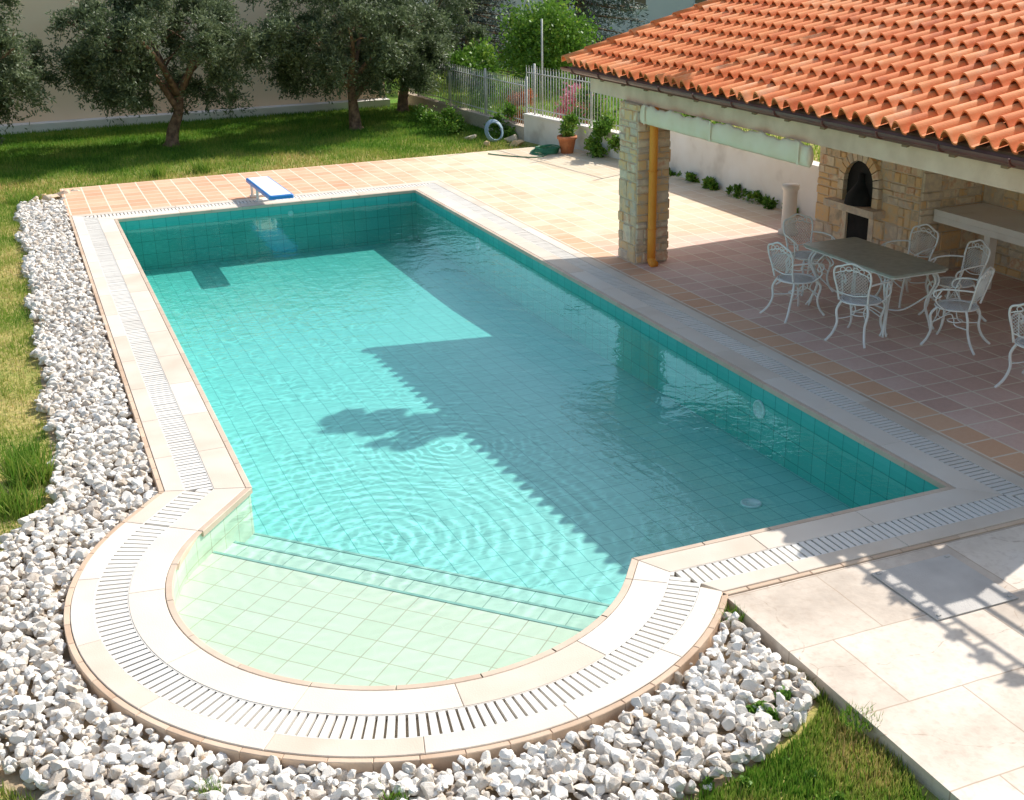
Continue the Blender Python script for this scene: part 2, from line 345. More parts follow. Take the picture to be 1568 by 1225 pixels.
# ------------------------------------------------------------------ pool outline
W_, L_ = 5.29, -14.07
A = Vector((0, 0)); D = Vector((0, -11.62)); E = Vector((2.36, L_)); C = Vector((W_, L_)); B = Vector((W_, 0))
pc = Vector(PC); RR = 1.69
def tang(P, sgn):
    d = P - pc; return math.atan2(d.y, d.x) + sgn * math.acos(min(1, RR / d.length))
TH0 = tang(D, 1); TH1 = tang(E, -1) + 2 * math.pi
NA = 60
arc = [pc + RR * Vector((math.cos(TH0 + (TH1 - TH0) * i / NA), math.sin(TH0 + (TH1 - TH0) * i / NA))) for i in range(NA + 1)]
def outline(o):
    pts = [A, D] + arc + [E, C, B]; n = len(pts); res = []
    for i in range(n):
        d1 = (pts[i] - pts[i - 1]).normalized(); d2 = (pts[(i + 1) % n] - pts[i]).normalized()
        n1 = Vector((d1.y, -d1.x)); n2 = Vector((d2.y, -d2.x))
        res.append(pts[i] + o * (n1 + n2) / (1 + n1.dot(n2)))
    return res
edges = [(A, D), (D, arc[0]), (arc[-1], E), (E, C), (C, B), (B, A)]
def nor(d): return Vector((d.y, -d.x))
t_s = Vector((-math.sin(TH0), math.cos(TH0))); t_e = Vector((-math.sin(TH1), math.cos(TH1)))
dirs = [(b - a).normalized() for a, b in edges]
prevd = [dirs[5], dirs[0], t_e, dirs[2], dirs[3], dirs[4]]
nextd = [dirs[1], t_s, dirs[3], dirs[4], dirs[5], dirs[0]]
def mit(d1, d2):
    n1, n2 = nor(d1), nor(d2); return (n1 + n2) / (1 + n1.dot(n2))
def arc_end(o):
    ke = mit(dirs[2], dirs[3]).dot(dirs[2]); Ln = (E - arc[-1]).length
    return TH1 + min(0, (Ln + o * ke)) / (RR + o)
pool = empty('swimming_pool')
mb = MB()
def slab(fn, loop_fn, z0, z1, m, r, c=.004):
    top = loop_fn(c); mid = loop_fn(0.)
    n = len(top)
    vs = [(*fn(*p), z1) for p in top] + [(*fn(*p), z1 - c) for p in mid] + [(*fn(*p), z0) for p in mid]
    fs = [tuple(range(n))]
    for i in range(n):
        j = (i + 1) % n
        fs.append((n + i, n + j, j, i)); fs.append((2 * n + i, 2 * n + j, n + j, n + i))
    mb.add(vs, fs, m, r)
bands = [(-.018, .032, .55, 0.0, -.05, 1), (.037, .285, .97, .001, -.13, 0), (.516, .672, .97, 0.0, -.13, 0), (.676, .718, .26, -.006, -.14, 2)]
for (o0, o1, ln, zt, zb, m) in bands:
    for ei, ((a, b), d, pd, nd) in enumerate(zip(edges, dirs, prevd, nextd)):
        nn_ = nor(d); Ln = (b - a).length
        ks = mit(pd, d).dot(d); ke = mit(d, nd).dot(d)
        if Ln + o1 * ke <= .01: continue
        k = max(1, round(Ln / ln))
        fn = lambda t, o: (a + d * t + nn_ * o)
        for i in range(k):
            def lp(c, i=i):
                s0 = lambda o: (o * ks if i == 0 else Ln * i / k) + c + .002
                s1 = lambda o: (Ln + o * ke if i == k - 1 else Ln * (i + 1) / k) - c - .002
                p, q = o0 + c, o1 - c
                return [(s0(q), q), (max(s1(q), s0(q) + .002), q), (max(s1(p), s0(p) + .002), p), (s0(p), p)][::-1]
            slab(fn, lp, zb, zt, m, R.random())
    k = round((RR + o1) * (TH1 - TH0) / ln)
    fn = lambda t, o: (pc + (RR + o) * Vector((math.cos(t), math.sin(t))))
    for i in range(k):
        def lp(c, i=i):
            g = (c + .0015) / (RR + o1); s = TH0 + (TH1 - TH0) * i / k + g; e = TH0 + (TH1 - TH0) * (i + 1) / k - g
            p0, p1 = o0 + c, o1 - c
            e0, e1 = min(e, arc_end(p0) - g), min(e, arc_end(p1) - g)
            q = max(2, int((e - s) / .045))
            return [(s + (e0 - s) * j / q, p0) for j in range(q + 1)][::1] + [(e1 - (e1 - s) * j / q, p1) for j in range(q + 1)]
        slab(fn, lambda c: lp(c)[::-1], zb, zt, m, R.random())
mb.build('coping', [M_coping, M_lip, M_brick], pool)
# grate
mb = MB(); o0, o1 = .292, .51
pitch, bw = .062, .045
for (a, b), d, pd, nd in zip(edges, dirs, prevd, nextd):
    nn_ = nor(d); Ln = (b - a).length
    ks = mit(pd, d).dot(d); ke = mit(d, nd).dot(d)
    t = min(0, ks * o1) ; tend = Ln + max(0, ke * o1)
    while t < tend:
        tm = t + bw / 2; lo, hi = o0, o1
        if ks < -1e-4 and tm < 0: lo = max(lo, tm / ks)
        if ks > 1e-4: hi = min(hi, tm / ks)
        if ke > 1e-4 and tm > Ln: lo = max(lo, (tm - Ln) / ke)
        if ke < -1e-4: hi = min(hi, (Ln - tm) / -ke)
        if hi - lo > .02 and not (abs(ks) < 1e-4 and tm < 0) and not (abs(ke) < 1e-4 and tm > Ln):
            q = [a + d * t + nn_ * lo, a + d * (t + bw) + nn_ * lo, a + d * (t + bw) + nn_ * hi, a + d * t + nn_ * hi]
            zj = -.004 + R.uniform(-.0015, .0015); rr_ = .5 * R.random() + .5 * (math.sin(int(t / .5) * 12.9) * .5 + .5)
            mb.add([(*p, zj) for p in q] + [(*p, zj - .025) for p in q], [(3, 2, 1, 0), (0, 1, 5, 4), (1, 2, 6, 5), (2, 3, 7, 6), (3, 0, 4, 7)], 0, rr_)
        t += pitch
nb = int((RR + .4) * (TH1 - TH0) / pitch)
for i in range(nb):
    s = TH0 + (TH1 - TH0) * i / nb; e = s + bw / (RR + .4)
    if e > arc_end(.40): continue
    q = [pc + (RR + o) * Vector((math.cos(x), math.sin(x))) for x, o in ((s, o0), (e, o0), (e, o1), (s, o1))]
    mb.add([(*p, -.004) for p in q] + [(*p, -.029) for p in q], [(0, 1, 2, 3), (0, 4, 5, 1), (1, 5, 6, 2), (2, 6, 7, 3), (3, 7, 4, 0)], 0, .5 * R.random() + .5 * (math.sin(int(i / 8) * 12.9) * .5 + .5))
ci, co = outline(.27), outline(.53); n = len(ci)
mb.add([(*p, -.034) for p in ci] + [(*p, -.034) for p in co], [(i, (i + 1) % n, n + (i + 1) % n, n + i) for i in range(n)], 1)
for o in (.288, .512):
    ca, cb = outline(o - .003), outline(o + .003)
    mb.add([(*p, -.003) for p in ca] + [(*p, -.003) for p in cb], [(i, (i + 1) % n, n + (i + 1) % n, n + i) for i in range(n)], 0)
mb.build('drain_grate', [M_grate, M_channel], pool)

# basin with UVs
fz = lambda y: -.71 - .22 * min(1, max(0, (y + 13.5) / 9))
vs, fs, uvs, fm = [], [], [], []
def quad(p, u, m=0):
    b_ = len(vs); vs.extend(p); fs.append(tuple(range(b_, b_ + len(p)))); uvs.append(u); fm.append(m)
ol = outline(0); s = 0
for i in range(len(ol)):
    p, q = ol[i], ol[(i + 1) % len(ol)]; l = (q - p).length
    wm = 2 if 1 <= i < NA + 3 else 1
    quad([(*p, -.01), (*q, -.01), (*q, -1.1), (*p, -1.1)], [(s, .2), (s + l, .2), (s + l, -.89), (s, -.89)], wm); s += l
def clip(poly, nx, ny, c):
    out_ = []; n = len(poly)
    f_ = lambda p: (p[0] * nx + p[1] * ny - c)
    for i in range(n):
        p, q = poly[i], poly[(i + 1) % n]; a_, b_ = f_(p), f_(q)
        if a_ <= 0: out_.append(p)
        if (a_ < 0 < b_) or (b_ < 0 < a_):
            t = a_ / (a_ - b_); out_.append((p[0] + (q[0] - p[0]) * t, p[1] + (q[1] - p[1]) * t))
    return out_
ys = list(np.linspace(0, L_, 25))
for y0, y1 in zip(ys[:-1], ys[1:]):
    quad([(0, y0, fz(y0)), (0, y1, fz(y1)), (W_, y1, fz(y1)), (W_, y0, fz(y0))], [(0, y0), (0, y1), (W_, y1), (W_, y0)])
olt = [(p.x, p.y) for p in ol]
cd_ = (E - D).normalized(); cn_ = Vector((-cd_.y, cd_.x)); cbase = cn_.dot(D)
for off, zt, m_ in ((-.66, -.26, 2), (-.33, -.34, 3), (-.0, -.43, 5)):
    pl = clip(olt, cn_.x, cn_.y, cbase + off)
    U = lambda p: (Vector(p).dot(cd_), Vector(p).dot(cn_) - cbase - off)
    quad([(*p, zt) for p in pl], [U(p) for p in pl], m_)
    ends = [p for p in pl if abs(Vector(p).dot(cn_) - cbase - off) < 1e-4]
    ends.sort(key=lambda p: Vector(p).dot(cd_)); p, q = ends[0], ends[-1]
    quad([(*p, zt), (*q, zt), (*q, -1.1), (*p, -1.1)], [(U(p)[0], 0), (U(q)[0], 0), (U(q)[0], -.8), (U(p)[0], -.8)], m_)
    a_, b_ = Vector(p) - cn_ * .028, Vector(q) - cn_ * .028
    quad([(*p, zt + .004), (*q, zt + .004), (*b_, zt + .004), (*a_, zt + .004)], [(.05, .05), (.06, .05), (.06, .06), (.05, .06)], 4)
me = bpy.data.meshes.new('basin'); me.from_pydata(vs, [], fs)
M_nose = pm('step_nosing', [(0, (.20, .44, .36)), (1, (.28, .52, .43))], .4, ns=3)
for m_ in (M_tile, M_tile2, M_tile3, M_tile4, M_nose, M_tile5): me.materials.append(m_)
me.polygons.foreach_set('material_index', fm)
ul = me.uv_layers.new(name='UVMap'); k = 0
for u in uvs:
    for t in u: ul.data[k].uv = t; k += 1
ob = bpy.data.objects.new('basin', me); COL.objects.link(ob); ob.parent = pool
mb = MB()
def disc(c, ax, r):
    Mx = Vector(ax).to_track_quat('Z', 'Y').to_matrix().to_4x4(); Mx.translation = Vector(c)
    prof = [(r, 0), (r, .012), (r * .8, .02), (r * .78, .012), (0.001, .016)]
    n = 24; v_ = []
    for rr, z in prof:
        for j in range(n): v_.append(Mx @ Vector((rr * math.cos(2*math.pi*j/n), rr * math.sin(2*math.pi*j/n), z)))
    mb.add(v_, [(i*n+j, i*n+(j+1)%n, (i+1)*n+(j+1)%n, (i+1)*n+j) for i in range(4) for j in range(n)], 0, .5, True)
disc((W_ - .002, -11.3, -.3), (-1, 0, 0), .10); disc((W_ - .002, -3.2, -.32), (-1, 0, 0), .1)
disc((2.95, -.002, -.2), (0, -1, 0), .05)
mb.build('underwater_light', [M_lamp], pool)
mb = MB(); disc((4.5, -12.4, fz(-12.4) + .004), (0, 0, 1), .10); mb.build('floor_drain', [M_lamp], pool)
wl = outline(.012); n = len(wl)
mb = MB(); mb.add([(*p, -.13) for p in wl], [tuple(range(n))])
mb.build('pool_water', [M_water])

# ------------------------------------------------------------------ ground with a hole
import bmesh
bm = bmesh.new()
def loop(pts, z):
    v_ = [bm.verts.new((p[0], p[1], z)) for p in pts]
    return [bm.edges.new((v_[i], v_[(i + 1) % len(v_)])) for i in range(len(v_))]
ee = loop([(-250, -250), (250, -250), (250, 250), (-250, 250)], -.12) + loop(outline(.5), -.12)
bmesh.ops.triangle_fill(bm, use_beauty=True, use_dissolve=False, edges=ee)
for f_ in bm.faces:
    if f_.normal.z < 0: f_.normal_flip()
me = bpy.data.meshes.new('ground'); bm.to_mesh(me); bm.free(); me.materials.append(M_ground)
COL.objects.link(bpy.data.objects.new('ground', me))
mb = MB()
mb.box((-.722, .722, -.16), (10.3, 3.4, -.014)); mb.box((6.012, -14.792, -.16), (10.6, .721, -.014))
mb.build('patio', [M_patio])
mb = MB(); mb.box((2.70, -24, -.16), (14, -14.795, -.016)); mb.build('pavement', [M_flag])
mb = MB(); mb.box((3.8, -15.65, -.012), (4.5, -14.96, -.004)); 
for q in ((3.83, -15.62), (4.44, -15.62), (3.83, -15.0), (4.44, -15.0)): mb.box((q[0], q[1], -.004), (q[0] + .03, q[1] + .02, .004))
mb.build('access_hatch', [M_hatch])

# ------------------------------------------------------------------ point tests
def pip(x, y, poly):
    c = np.zeros(len(x), bool); n = len(poly)
    for i in range(n):
        x0, y0 = poly[i]; x1, y1 = poly[(i + 1) % n]
        if y0 == y1: continue
        m = ((y0 > y) != (y1 > y)) & (x < (x1 - x0) * (y - y0) / (y1 - y0) + x0)
        c ^= m
    return c
outer = [(p.x, p.y) for p in outline(.742)]
def in_gravel(x, y, g=0.):
    d = np.hypot(x - PC[0], y - PC[1])
    wob = .05 * np.sin(y * 3.1) + .04 * np.sin(y * 7.7 + 1)
    return (((x > -1.52 - g + wob) & (x < -.7) & (y > -12) & (y < 2.45 + g)) | (d < 3.2 + g + wob)) & ~pip(x, y, outer) & (x < 2.63)
def icos():
    bm = bmesh.new(); bmesh.ops.create_icosphere(bm, subdivisions=2, radius=1)
    v = np.array([p.co[:] for p in bm.verts]); f = np.array([[q.index for q in fc.verts] for fc in bm.faces]); bm.free(); return v, f
iv, if_ = icos()
variants = []
for _ in range(24):
    v = iv.copy()
    for _ in range(10):
        nrm = rng.normal(size=3); nrm /= np.linalg.norm(nrm); dd = rng.uniform(.38, .75)
        dt = v @ nrm; ex = np.maximum(dt - dd, 0); v = v - ex[:, None] * nrm
    v *= rng.uniform(.7, 1.4, size=3); variants.append(v)
gv, gf, gr = [], [], []; cnt = 0
for sp_, z_, smin, smax in ((.080, -.085, .036, .055), (.074, -.045, .028, .060), (.12, -.02, .02, .056), (.13, -.03, .012, .026)):
    xs, ysn = np.meshgrid(np.arange(-2.6, 2.7, sp_), np.arange(-17, 2.6, sp_))
    x = xs.ravel() + rng.uniform(-.48, .48, xs.size) * sp_; y = ysn.ravel() + rng.uniform(-.48, .48, xs.size) * sp_
    k = in_gravel(x, y, -.02); x, y = x[k], y[k]
    for i in range(len(x)):
        v = variants[rng.integers(24)] * rng.uniform(smin, smax)
        q = rng.normal(size=4); q /= np.linalg.norm(q); w, a, b, c_ = q
        Rm = np.array([[1-2*(b*b+c_*c_), 2*(a*b-c_*w), 2*(a*c_+b*w)], [2*(a*b+c_*w), 1-2*(a*a+c_*c_), 2*(b*c_-a*w)], [2*(a*c_-b*w), 2*(b*c_+a*w), 1-2*(a*a+b*b)]])
        v = v @ Rm.T * [1, 1, .8] + [x[i], y[i], z_ + rng.uniform(-.012, .012)]
        gv.append(v); gf.append(if_ + cnt); cnt += len(iv); gr.append(np.full(len(iv), rng.random()))
mesh_np('gravel', np.concatenate(gv), np.concatenate(gf), M_gravel, np.concatenate(gr))

# grass
def blades(x, y, z, hmin, hmax, w, r0, r1, lean=.5):
    n = len(x); h = rng.uniform(hmin, hmax, n); a = rng.uniform(0, 2 * np.pi, n); ln = rng.uniform(0, lean, n) * h; la = rng.uniform(0, 2 * np.pi, n)
    dx, dy = np.cos(a) * w / 2, np.sin(a) * w / 2; zz = np.full(n, z) if np.isscalar(z) else z
    v = np.stack([np.stack([x - dx, y - dy, zz], 1), np.stack([x + dx, y + dy, zz], 1), np.stack([x + np.cos(la) * ln, y + np.sin(la) * ln, zz + h], 1)], 1).reshape(-1, 3)
    r = np.repeat(rng.uniform(r0, r1, n), 3); return v, r
def patch_noise(x, y): return np.sin(x * 1.3 + 2 * np.sin(y * .7)) * np.sin(y * 1.1 + 1.5 * np.sin(x * .9))
GV, GR = [], []
def put(v, r): GV.append(v); GR.append(r)
n = 130000; x = rng.uniform(-7, 9.3, n); y = 3.42 + rng.random(n) ** 1.25 * 9.1
dryb = np.clip((6.0 - y + .9 * patch_noise(x, y)) / 2.2, 0, 1)
pv = .12 * patch_noise(x * 1.9 + 1, y * 1.6)
v, r = blades(x, y, -.12, .04, .11, .018, .1, .45); r = np.clip(r + np.repeat(pv, 3) + np.repeat(dryb * rng.uniform(0, .6, n), 3), 0, 1)
keep = np.repeat(rng.random(n) > dryb * .55, 3); put(v[keep], r[keep])
n = 120000; x = rng.uniform(-4, -1.2, n); y = rng.uniform(-16, 3.5, n); k = ~in_gravel(x, y, .02) & ~pip(x, y, outer); x, y = x[k], y[k]
pt = patch_noise(x * 2.9, y * 2.3)
dr = np.clip(.32 + .65 * pt + .3 * ((y > -9) & (y < -2)), 0, 1.2)
k = rng.random(len(x)) > np.clip(dr - .35, 0, .6); x, y, dr = x[k], y[k], dr[k]
v, r = blades(x, y, -.12, .02, .085, .009, .15, .5); r = np.clip(r + np.repeat(dr * rng.uniform(.0, .6, len(x)), 3), 0, 1); put(v, r)
n = 60000; x = rng.uniform(.5, 2.7, n); y = rng.uniform(-18.5, -15.4, n); k = ~in_gravel(x, y, .02) & (np.hypot(x - PC[0], y - PC[1]) > 2.9) & (x < 2.68 + .05 * np.sin(y * 9)); x, y = x[k], y[k]
dr = np.clip(.25 + patch_noise(x * 3.7, y * 3.1), 0, 1)
v, r = blades(x, y, -.12, .03, .085, .012, .15, .5); r = np.clip(r + np.repeat(dr * rng.uniform(.0, .6, len(x)), 3), 0, 1); put(v, r)
n = 30000; x = rng.uniform(-4, 0.6, n); y = rng.uniform(-18.5, -14.5, n); k = ~in_gravel(x, y, .02) & (np.hypot(x - PC[0], y - PC[1]) > 2.9); x, y = x[k], y[k]
v, r = blades(x, y, -.12, .04, .11, .012, .2, .6); put(v, r)
n = 30000; x = rng.uniform(10.4, 22, n); y = rng.uniform(-2, 20, n); v, r = blades(x, y, -.12, .08, .2, .03, .15, .6); put(v, r)
GVa = np.concatenate(GV); mesh_np('grass', GVa, np.arange(len(GVa)).reshape(-1, 3), M_grass, np.concatenate(GR))
def tuft(name, cx, cy, n, rad, h0, h1, r0=.05, r1=.5, z=-.12, w=.02):
    a = rng.uniform(0, 2 * np.pi, n); d = rad * np.sqrt(rng.random(n)); x = cx + np.cos(a) * d; y = cy + np.sin(a) * d
    v, r = blades(x, y, z, h0, h1, w, r0, r1, .9); mesh_np(name, v, np.arange(len(v)).reshape(-1, 3), M_grass, r)
tuft('grass_tuft', -1.72, -10.4, 330, .2, .12, .34); tuft('grass_tuft', -1.82, -11.0, 220, .18, .1, .3); tuft('grass_tuft', -1.76, -9.9, 160, .16, .08, .2)
tuft('grass_tuft', 1.2, 4.3, 160, .16, .12, .36); tuft('grass_tuft', 2.1, 4.4, 160, .18, .12, .36); tuft('grass_tuft', -1.35, 3.0, 300, .35, .1, .22)
tuft('grass_tuft', -.95, -15.35, 60, .07, .04, .1, z=-.06, w=.008); tuft('grass_tuft', 2.62, -14.98, 120, .1, .04, .12, z=-.08, w=.01)
tuft('grass_tuft', 2.68, -16.3, 200, .12, .03, .09, z=-.05, w=.01); tuft('grass_tuft', -.05, -15.88, 70, .08, .03, .09, z=-.05, w=.01)

# ------------------------------------------------------------------ vegetation
def bush(name, c, rad, n, ll, lw, mat, parent=None, shell=.5, up=.3):
    nc = max(6, n // 260)
    d = unit(rng.normal(size=(nc, 3))); t = rng.uniform(shell, 1, nc)[:, None]
    cc_ = np.array(c) + d * t * np.array(rad)
    idx = rng.integers(nc, size=n); cs = min(rad) * .38
    p = cc_[idx] + rng.normal(size=(n, 3)) * cs * .6
    ax = unit(unit(p - np.array(c)) + rng.normal(size=(n, 3)) * .9 + [0, 0, up])
    v, f = leaf_arrays(p, ax, rng.uniform(.6, 1.2, n) * ll, rng.uniform(.7, 1.2, n) * lw)
    cr = rng.random(nc); r = np.clip(.55 * rng.random(n) + .45 * cr[idx], 0, 1)
    return mesh_np(name, v, f, mat, np.repeat(r, 4), parent)
def olive(x, y, hc, rad, seed, lean=.15, nclu=120, zlo=.55, tr=.17):
    e = empty('olive_tree', (x, y, -.12)); mb = MB(); rr = random.Random(seed)
    tp = cat([(0, 0, -.05), (lean * .3, .02, .35), (lean, -.03, .8), (lean * 1.3, .05, 1.3)], 5)
    mb.tube(tp, [tr - .006 * i + (.06 if i < 2 else 0) for i in range(len(tp))], 10)
    for i in range(7):
        a = i * 2 * math.pi / 7 + rr.uniform(-.3, .3); ro = rr.uniform(.55, .85)
        st_ = Vector(tp[rr.randint(9, 15)])
        end = Vector((rad[0] * ro * math.cos(a), rad[1] * ro * math.sin(a), hc + rr.uniform(-.2, .6)))
        mid = (st_ + end) * .5 + Vector((rr.uniform(-.2, .2), rr.uniform(-.2, .2), .2))
        pts = cat([st_, mid, end], 5); mb.tube(pts, [.09 * (1 - .8 * k / (len(pts) - 1)) for k in range(len(pts))], 7)
        for j in range(3):
            s2 = pts[4 + j * 2]; e2 = s2 + Vector((rr.uniform(-.8, .8), rr.uniform(-.8, .8), rr.uniform(0, .7)))
            mb.tube(cat([s2, (s2 + e2) * .5 + Vector((0, 0, .1)), e2], 3), [.03 * (1 - .12 * k) for k in range(7)], 5)
    mb.build('trunk', [M_bark], e)
    c = np.array([lean, 0, hc]); rad = np.array(rad)
    d = unit(rng.normal(size=(nclu, 3))); t = rng.uniform(.3, 1.0, nclu) ** .7
    lump = 1 + .18 * np.sin(d[:, 0] * 5 + seed) * np.sin(d[:, 1] * 4 + 2 * seed) + .12 * np.sin(d[:, 2] * 7 + seed)
    cl = c + d * (t * lump)[:, None] * rad
    P, AX, RD = [], [], []
    for i in range(nclu):
        nt_ = 22; dirn = unit(unit(np.tile(cl[i] - c, (nt_, 1))) * .6 + rng.normal(size=(nt_, 3)) * .8)
        ln_ = rng.uniform(.25, .6, nt_); tone = rng.random()
        for j in range(nt_):
            nl = 28; s_ = rng.random(nl); p = cl[i] + dirn[j] * (s_ * ln_[j])[:, None] + np.array([0, 0, -.32]) * (s_ ** 2 * ln_[j])[:, None] + rng.normal(size=(nl, 3)) * .035
            P.append(p); AX.append(unit(dirn[j] * .6 + rng.normal(size=(nl, 3)) * .7)); RD.append(np.clip(.5 * rng.random(nl) + .35 * tone + .15 * s_, 0, 1))
    P = np.concatenate(P); AX = np.concatenate(AX); RD = np.concatenate(RD); k = P[:, 2] > zlo; P, AX, RD = P[k], AX[k], RD[k]
    v, f = leaf_arrays(P, AX, rng.uniform(.07, .12, len(P)), rng.uniform(.026, .04, len(P)))
    mesh_np('foliage', v, f, M_olive, np.repeat(RD, 4), e); return e
olive(2.02, 8.35, 2.35, (2.4, 1.9, 1.45), 1, .25, 130, .7)
olive(6.57, 8.67, 2.4, (2.45, 1.9, 1.45), 2, -.05, 130, .8)
olive(-2.3, 7.6, 2.2, (1.8, 1.8, 1.45), 3, .1, 100, .5)
olive(8.6, 11.2, 2.4, (2.2, 1.4, 1.6), 4, .1, 100)
bush('ivy_bush', (11.3, 7.6, 1.75), (.95, 1.1, .95), 12000, .10, .07, M_ivy)
bush('ivy_bush', (10.2, 9.8, .9), (.6, 1.1, .9), 5000, .10, .07, M_ivy)
def conifer(x, y, h, r):
    e = empty('pine_tree', (x, y, -.12)); mb = MB(); mb.tube([(0, 0, 0), (0, 0, h)], [.2, .03], 8)
    P, AX = [], []
    for k in range(16):
        z = h * (.12 + .86 * k / 16); rr = r * (1 - (z / h) ** 1.6) + .15
        for j in range(9):
            a = R.random() * 6.28; end = np.array([rr * math.cos(a), rr * math.sin(a), z - .12 * rr])
            mb.tube([(0, 0, z), tuple(end)], [.03, .008], 4)
            t = rng.random(180); p = np.array([0, 0, z]) + (end - [0, 0, z]) * t[:, None] + rng.normal(size=(180, 3)) * .11
            P.append(p); AX.append(unit(np.tile(end - [0, 0, z], (180, 1)) * .5 + rng.normal(size=(180, 3)) * .7))
    mb.build('trunk', [M_bark], e); P = np.concatenate(P); AX = np.concatenate(AX)
    v, f = leaf_arrays(P, AX, rng.uniform(.10, .2, len(P)), np.full(len(P), .03)); mesh_np('foliage', v, f, M_pine, np.repeat(rng.random(len(P)), 4), e)
conifer(15.2, 13.7, 6.5, 2.2); conifer(12.6, 16.5, 5.0, 2.0)
bush('flower_bush', (10.9, 5.0, .55), (.55, .6, .45), 2600, .07, .06, M_pink)
bush('flower_bush', (9.95, 6.0, .45), (.35, .7, .4), 1800, .07, .06, M_red)
bush('garden_shrub', (9.35, 5.6, .3), (.3, .5, .45), 1800, .09, .05, M_ivy)
bush('garden_shrub', (9.95, 1.6, .35), (.28, .55, .42), 2600, .10, .06, M_ivy)
bush('garden_shrub', (10.5, 3.4, .8), (.4, .6, .6), 2200, .1, .06, M_ivy)
bush('garden_shrub', (12.5, 3.0, .6), (1.0, 1.2, .9), 5000, .1, .06, M_ivy)
bush('garden_shrub', (8.4, 7.4, .1), (.9, 1.0, .35), 2500, .09, .05, M_ivy)
for q in range(11):
    yy = -.4 - q * .44 + R.uniform(-.2, .2)
    bush('weed', (10.12, yy, .02), (.09, R.uniform(.12, .26), R.uniform(.04, .18)), R.choice((160, 300, 420)), .07, .045, M_ivy)
bush('clover_patch', (2.35, -15.98, -.08), (.26, .14, .06), 2600, .032, .028, M_ivy)
bush('clover_patch', (1.9, -16.6, -.1), (.45, .35, .05), 2600, .030, .026, M_ivy)
# added unseen tree: limb over the roof placed so its leaves shade the water
e = empty('added_shade_tree', (0, 0, 0)); mb = MB()
mb.tube(cat([(11.9, -8.6, -.1), (11.8, -8.5, 2), (11.9, -8.4, 3.8), (12.0, -8.3, 4.9)], 5), [.16 - .006 * i for i in range(16)], 9)
lp_ = cat([(11.9, -8.4, 3.9), (10.6, -7.9, 4.6), (9.0, -7.2, 4.75), (7.5, -6.6, 4.45), (6.8, -6.35, 4.3)], 6)
mb.tube(lp_, [.045 * (1 - .8 * i / (len(lp_) - 1)) for i in range(len(lp_))], 7)
mb.build('trunk', [M_bark], e)
for c_, r_, n_ in (((6.98, -6.35, 4.32), (.26, .34, .14), 2600), ((7.35, -6.6, 4.36), (.34, .40, .16), 3600), ((7.72, -6.75, 4.42), (.30, .40, .14), 3200), ((7.5, -7.2, 4.42), (.24, .26, .12), 1500), ((8.0, -6.9, 4.5), (.26, .36, .12), 2200)):
    bush('foliage', c_, r_, n_, .11, .08, M_ivy, e, shell=.1)
bush('foliage', (12.2, -8.3, 5.3), (.6, .7, .6), 2500, .10, .06, M_ivy, e)

# ------------------------------------------------------------------ stone masonry helper
def ashlar(mb, O, U, V, Nn, W, H, hole=None):
    O, U, V, Nn = map(Vector, (O, U, V, Nn)); z = 0
    while z < H - .02:
        rh = min(R.choice((.08, .11, .15, .2, .26)), H - z)
        if H - z - rh < .06: rh = H - z
        x = 0
        while x < W - .01:
            w = R.uniform(.10, .36); 
            if W - x - w < .09: w = W - x
            parts = [(z, rh)] if rh < .18 or R.random() < .6 else [(z, rh * .5), (z + rh * .5, rh * .5)]
            for pz, ph in parts:
                if hole and hole(x + w / 2, pz + ph / 2): continue
                g = R.uniform(.005, .009); d = R.uniform(.010, .032); j = lambda: R.uniform(-.005, .005)
                x0, x1, z0, z1 = x + g, x + w - g, pz + g, pz + ph - g
                b = [(x0, z0), (x1, z0), (x1, z1), (x0, z1)]; c_ = .010
                fr_ = [(x0 + c_ + j(), z0 + c_ + j()), (x1 - c_ + j(), z0 + c_ + j()), (x1 - c_ + j(), z1 - c_ + j()), (x0 + c_ + j(), z1 - c_ + j())]
                vs_ = [O + U * a + V * b_ for a, b_ in b] + [O + U * a + V * b_ + Nn * d for a, b_ in fr_]
                mb.add(vs_, [(4, 5, 6, 7), (0, 1, 5, 4), (1, 2, 6, 5), (2, 3, 7, 6), (3, 0, 4, 7)], 0)
            x += w
        z += rh
pav = empty('pavilion')
def column(x0, x1, y0, y1, h):
    mb = MB(); mb.box((x0, y0, -.02), (x1, y1, h), 1)
    ashlar(mb, (x0, y1, 0), (0, -1, 0), (0, 0, 1), (-1, 0, 0), y1 - y0, h)
    ashlar(mb, (x0, y0, 0), (1, 0, 0), (0, 0, 1), (0, -1, 0), x1 - x0, h)
    ashlar(mb, (x1, y0, 0), (0, 1, 0), (0, 0, 1), (1, 0, 0), y1 - y0, h)
    ashlar(mb, (x1, y1, 0), (-1, 0, 0), (0, 0, 1), (0, 1, 0), x1 - x0, h)
    mb.build('stone_column', [M_stone, M_mortar], pav)
column(6.37, 6.87, -6.53, -6.03, 2.175); column(6.42, 6.82, -14.5, -14.1, 2.175)
th = math.radians(16); X0, Z0 = 6.30, 2.52; Y0, Y1 = -4.55, -13.6; XR = 10.7
SL = (XR - X0) / math.cos(th)
def rp(v, y, h, side=1):
    if side == 1: return (X0 + v * math.cos(th) - h * math.sin(th), y, Z0 + v * math.sin(th) + h * math.cos(th))
    X = 2 * XR - X0; return (X - v * math.cos(th) + h * math.sin(th), y, Z0 + v * math.sin(th) + h * math.cos(th))
mb = MB(); tw = .22; ncol = int((Y0 - Y1) / tw); nrow = 12; ex = SL / nrow; K = 11
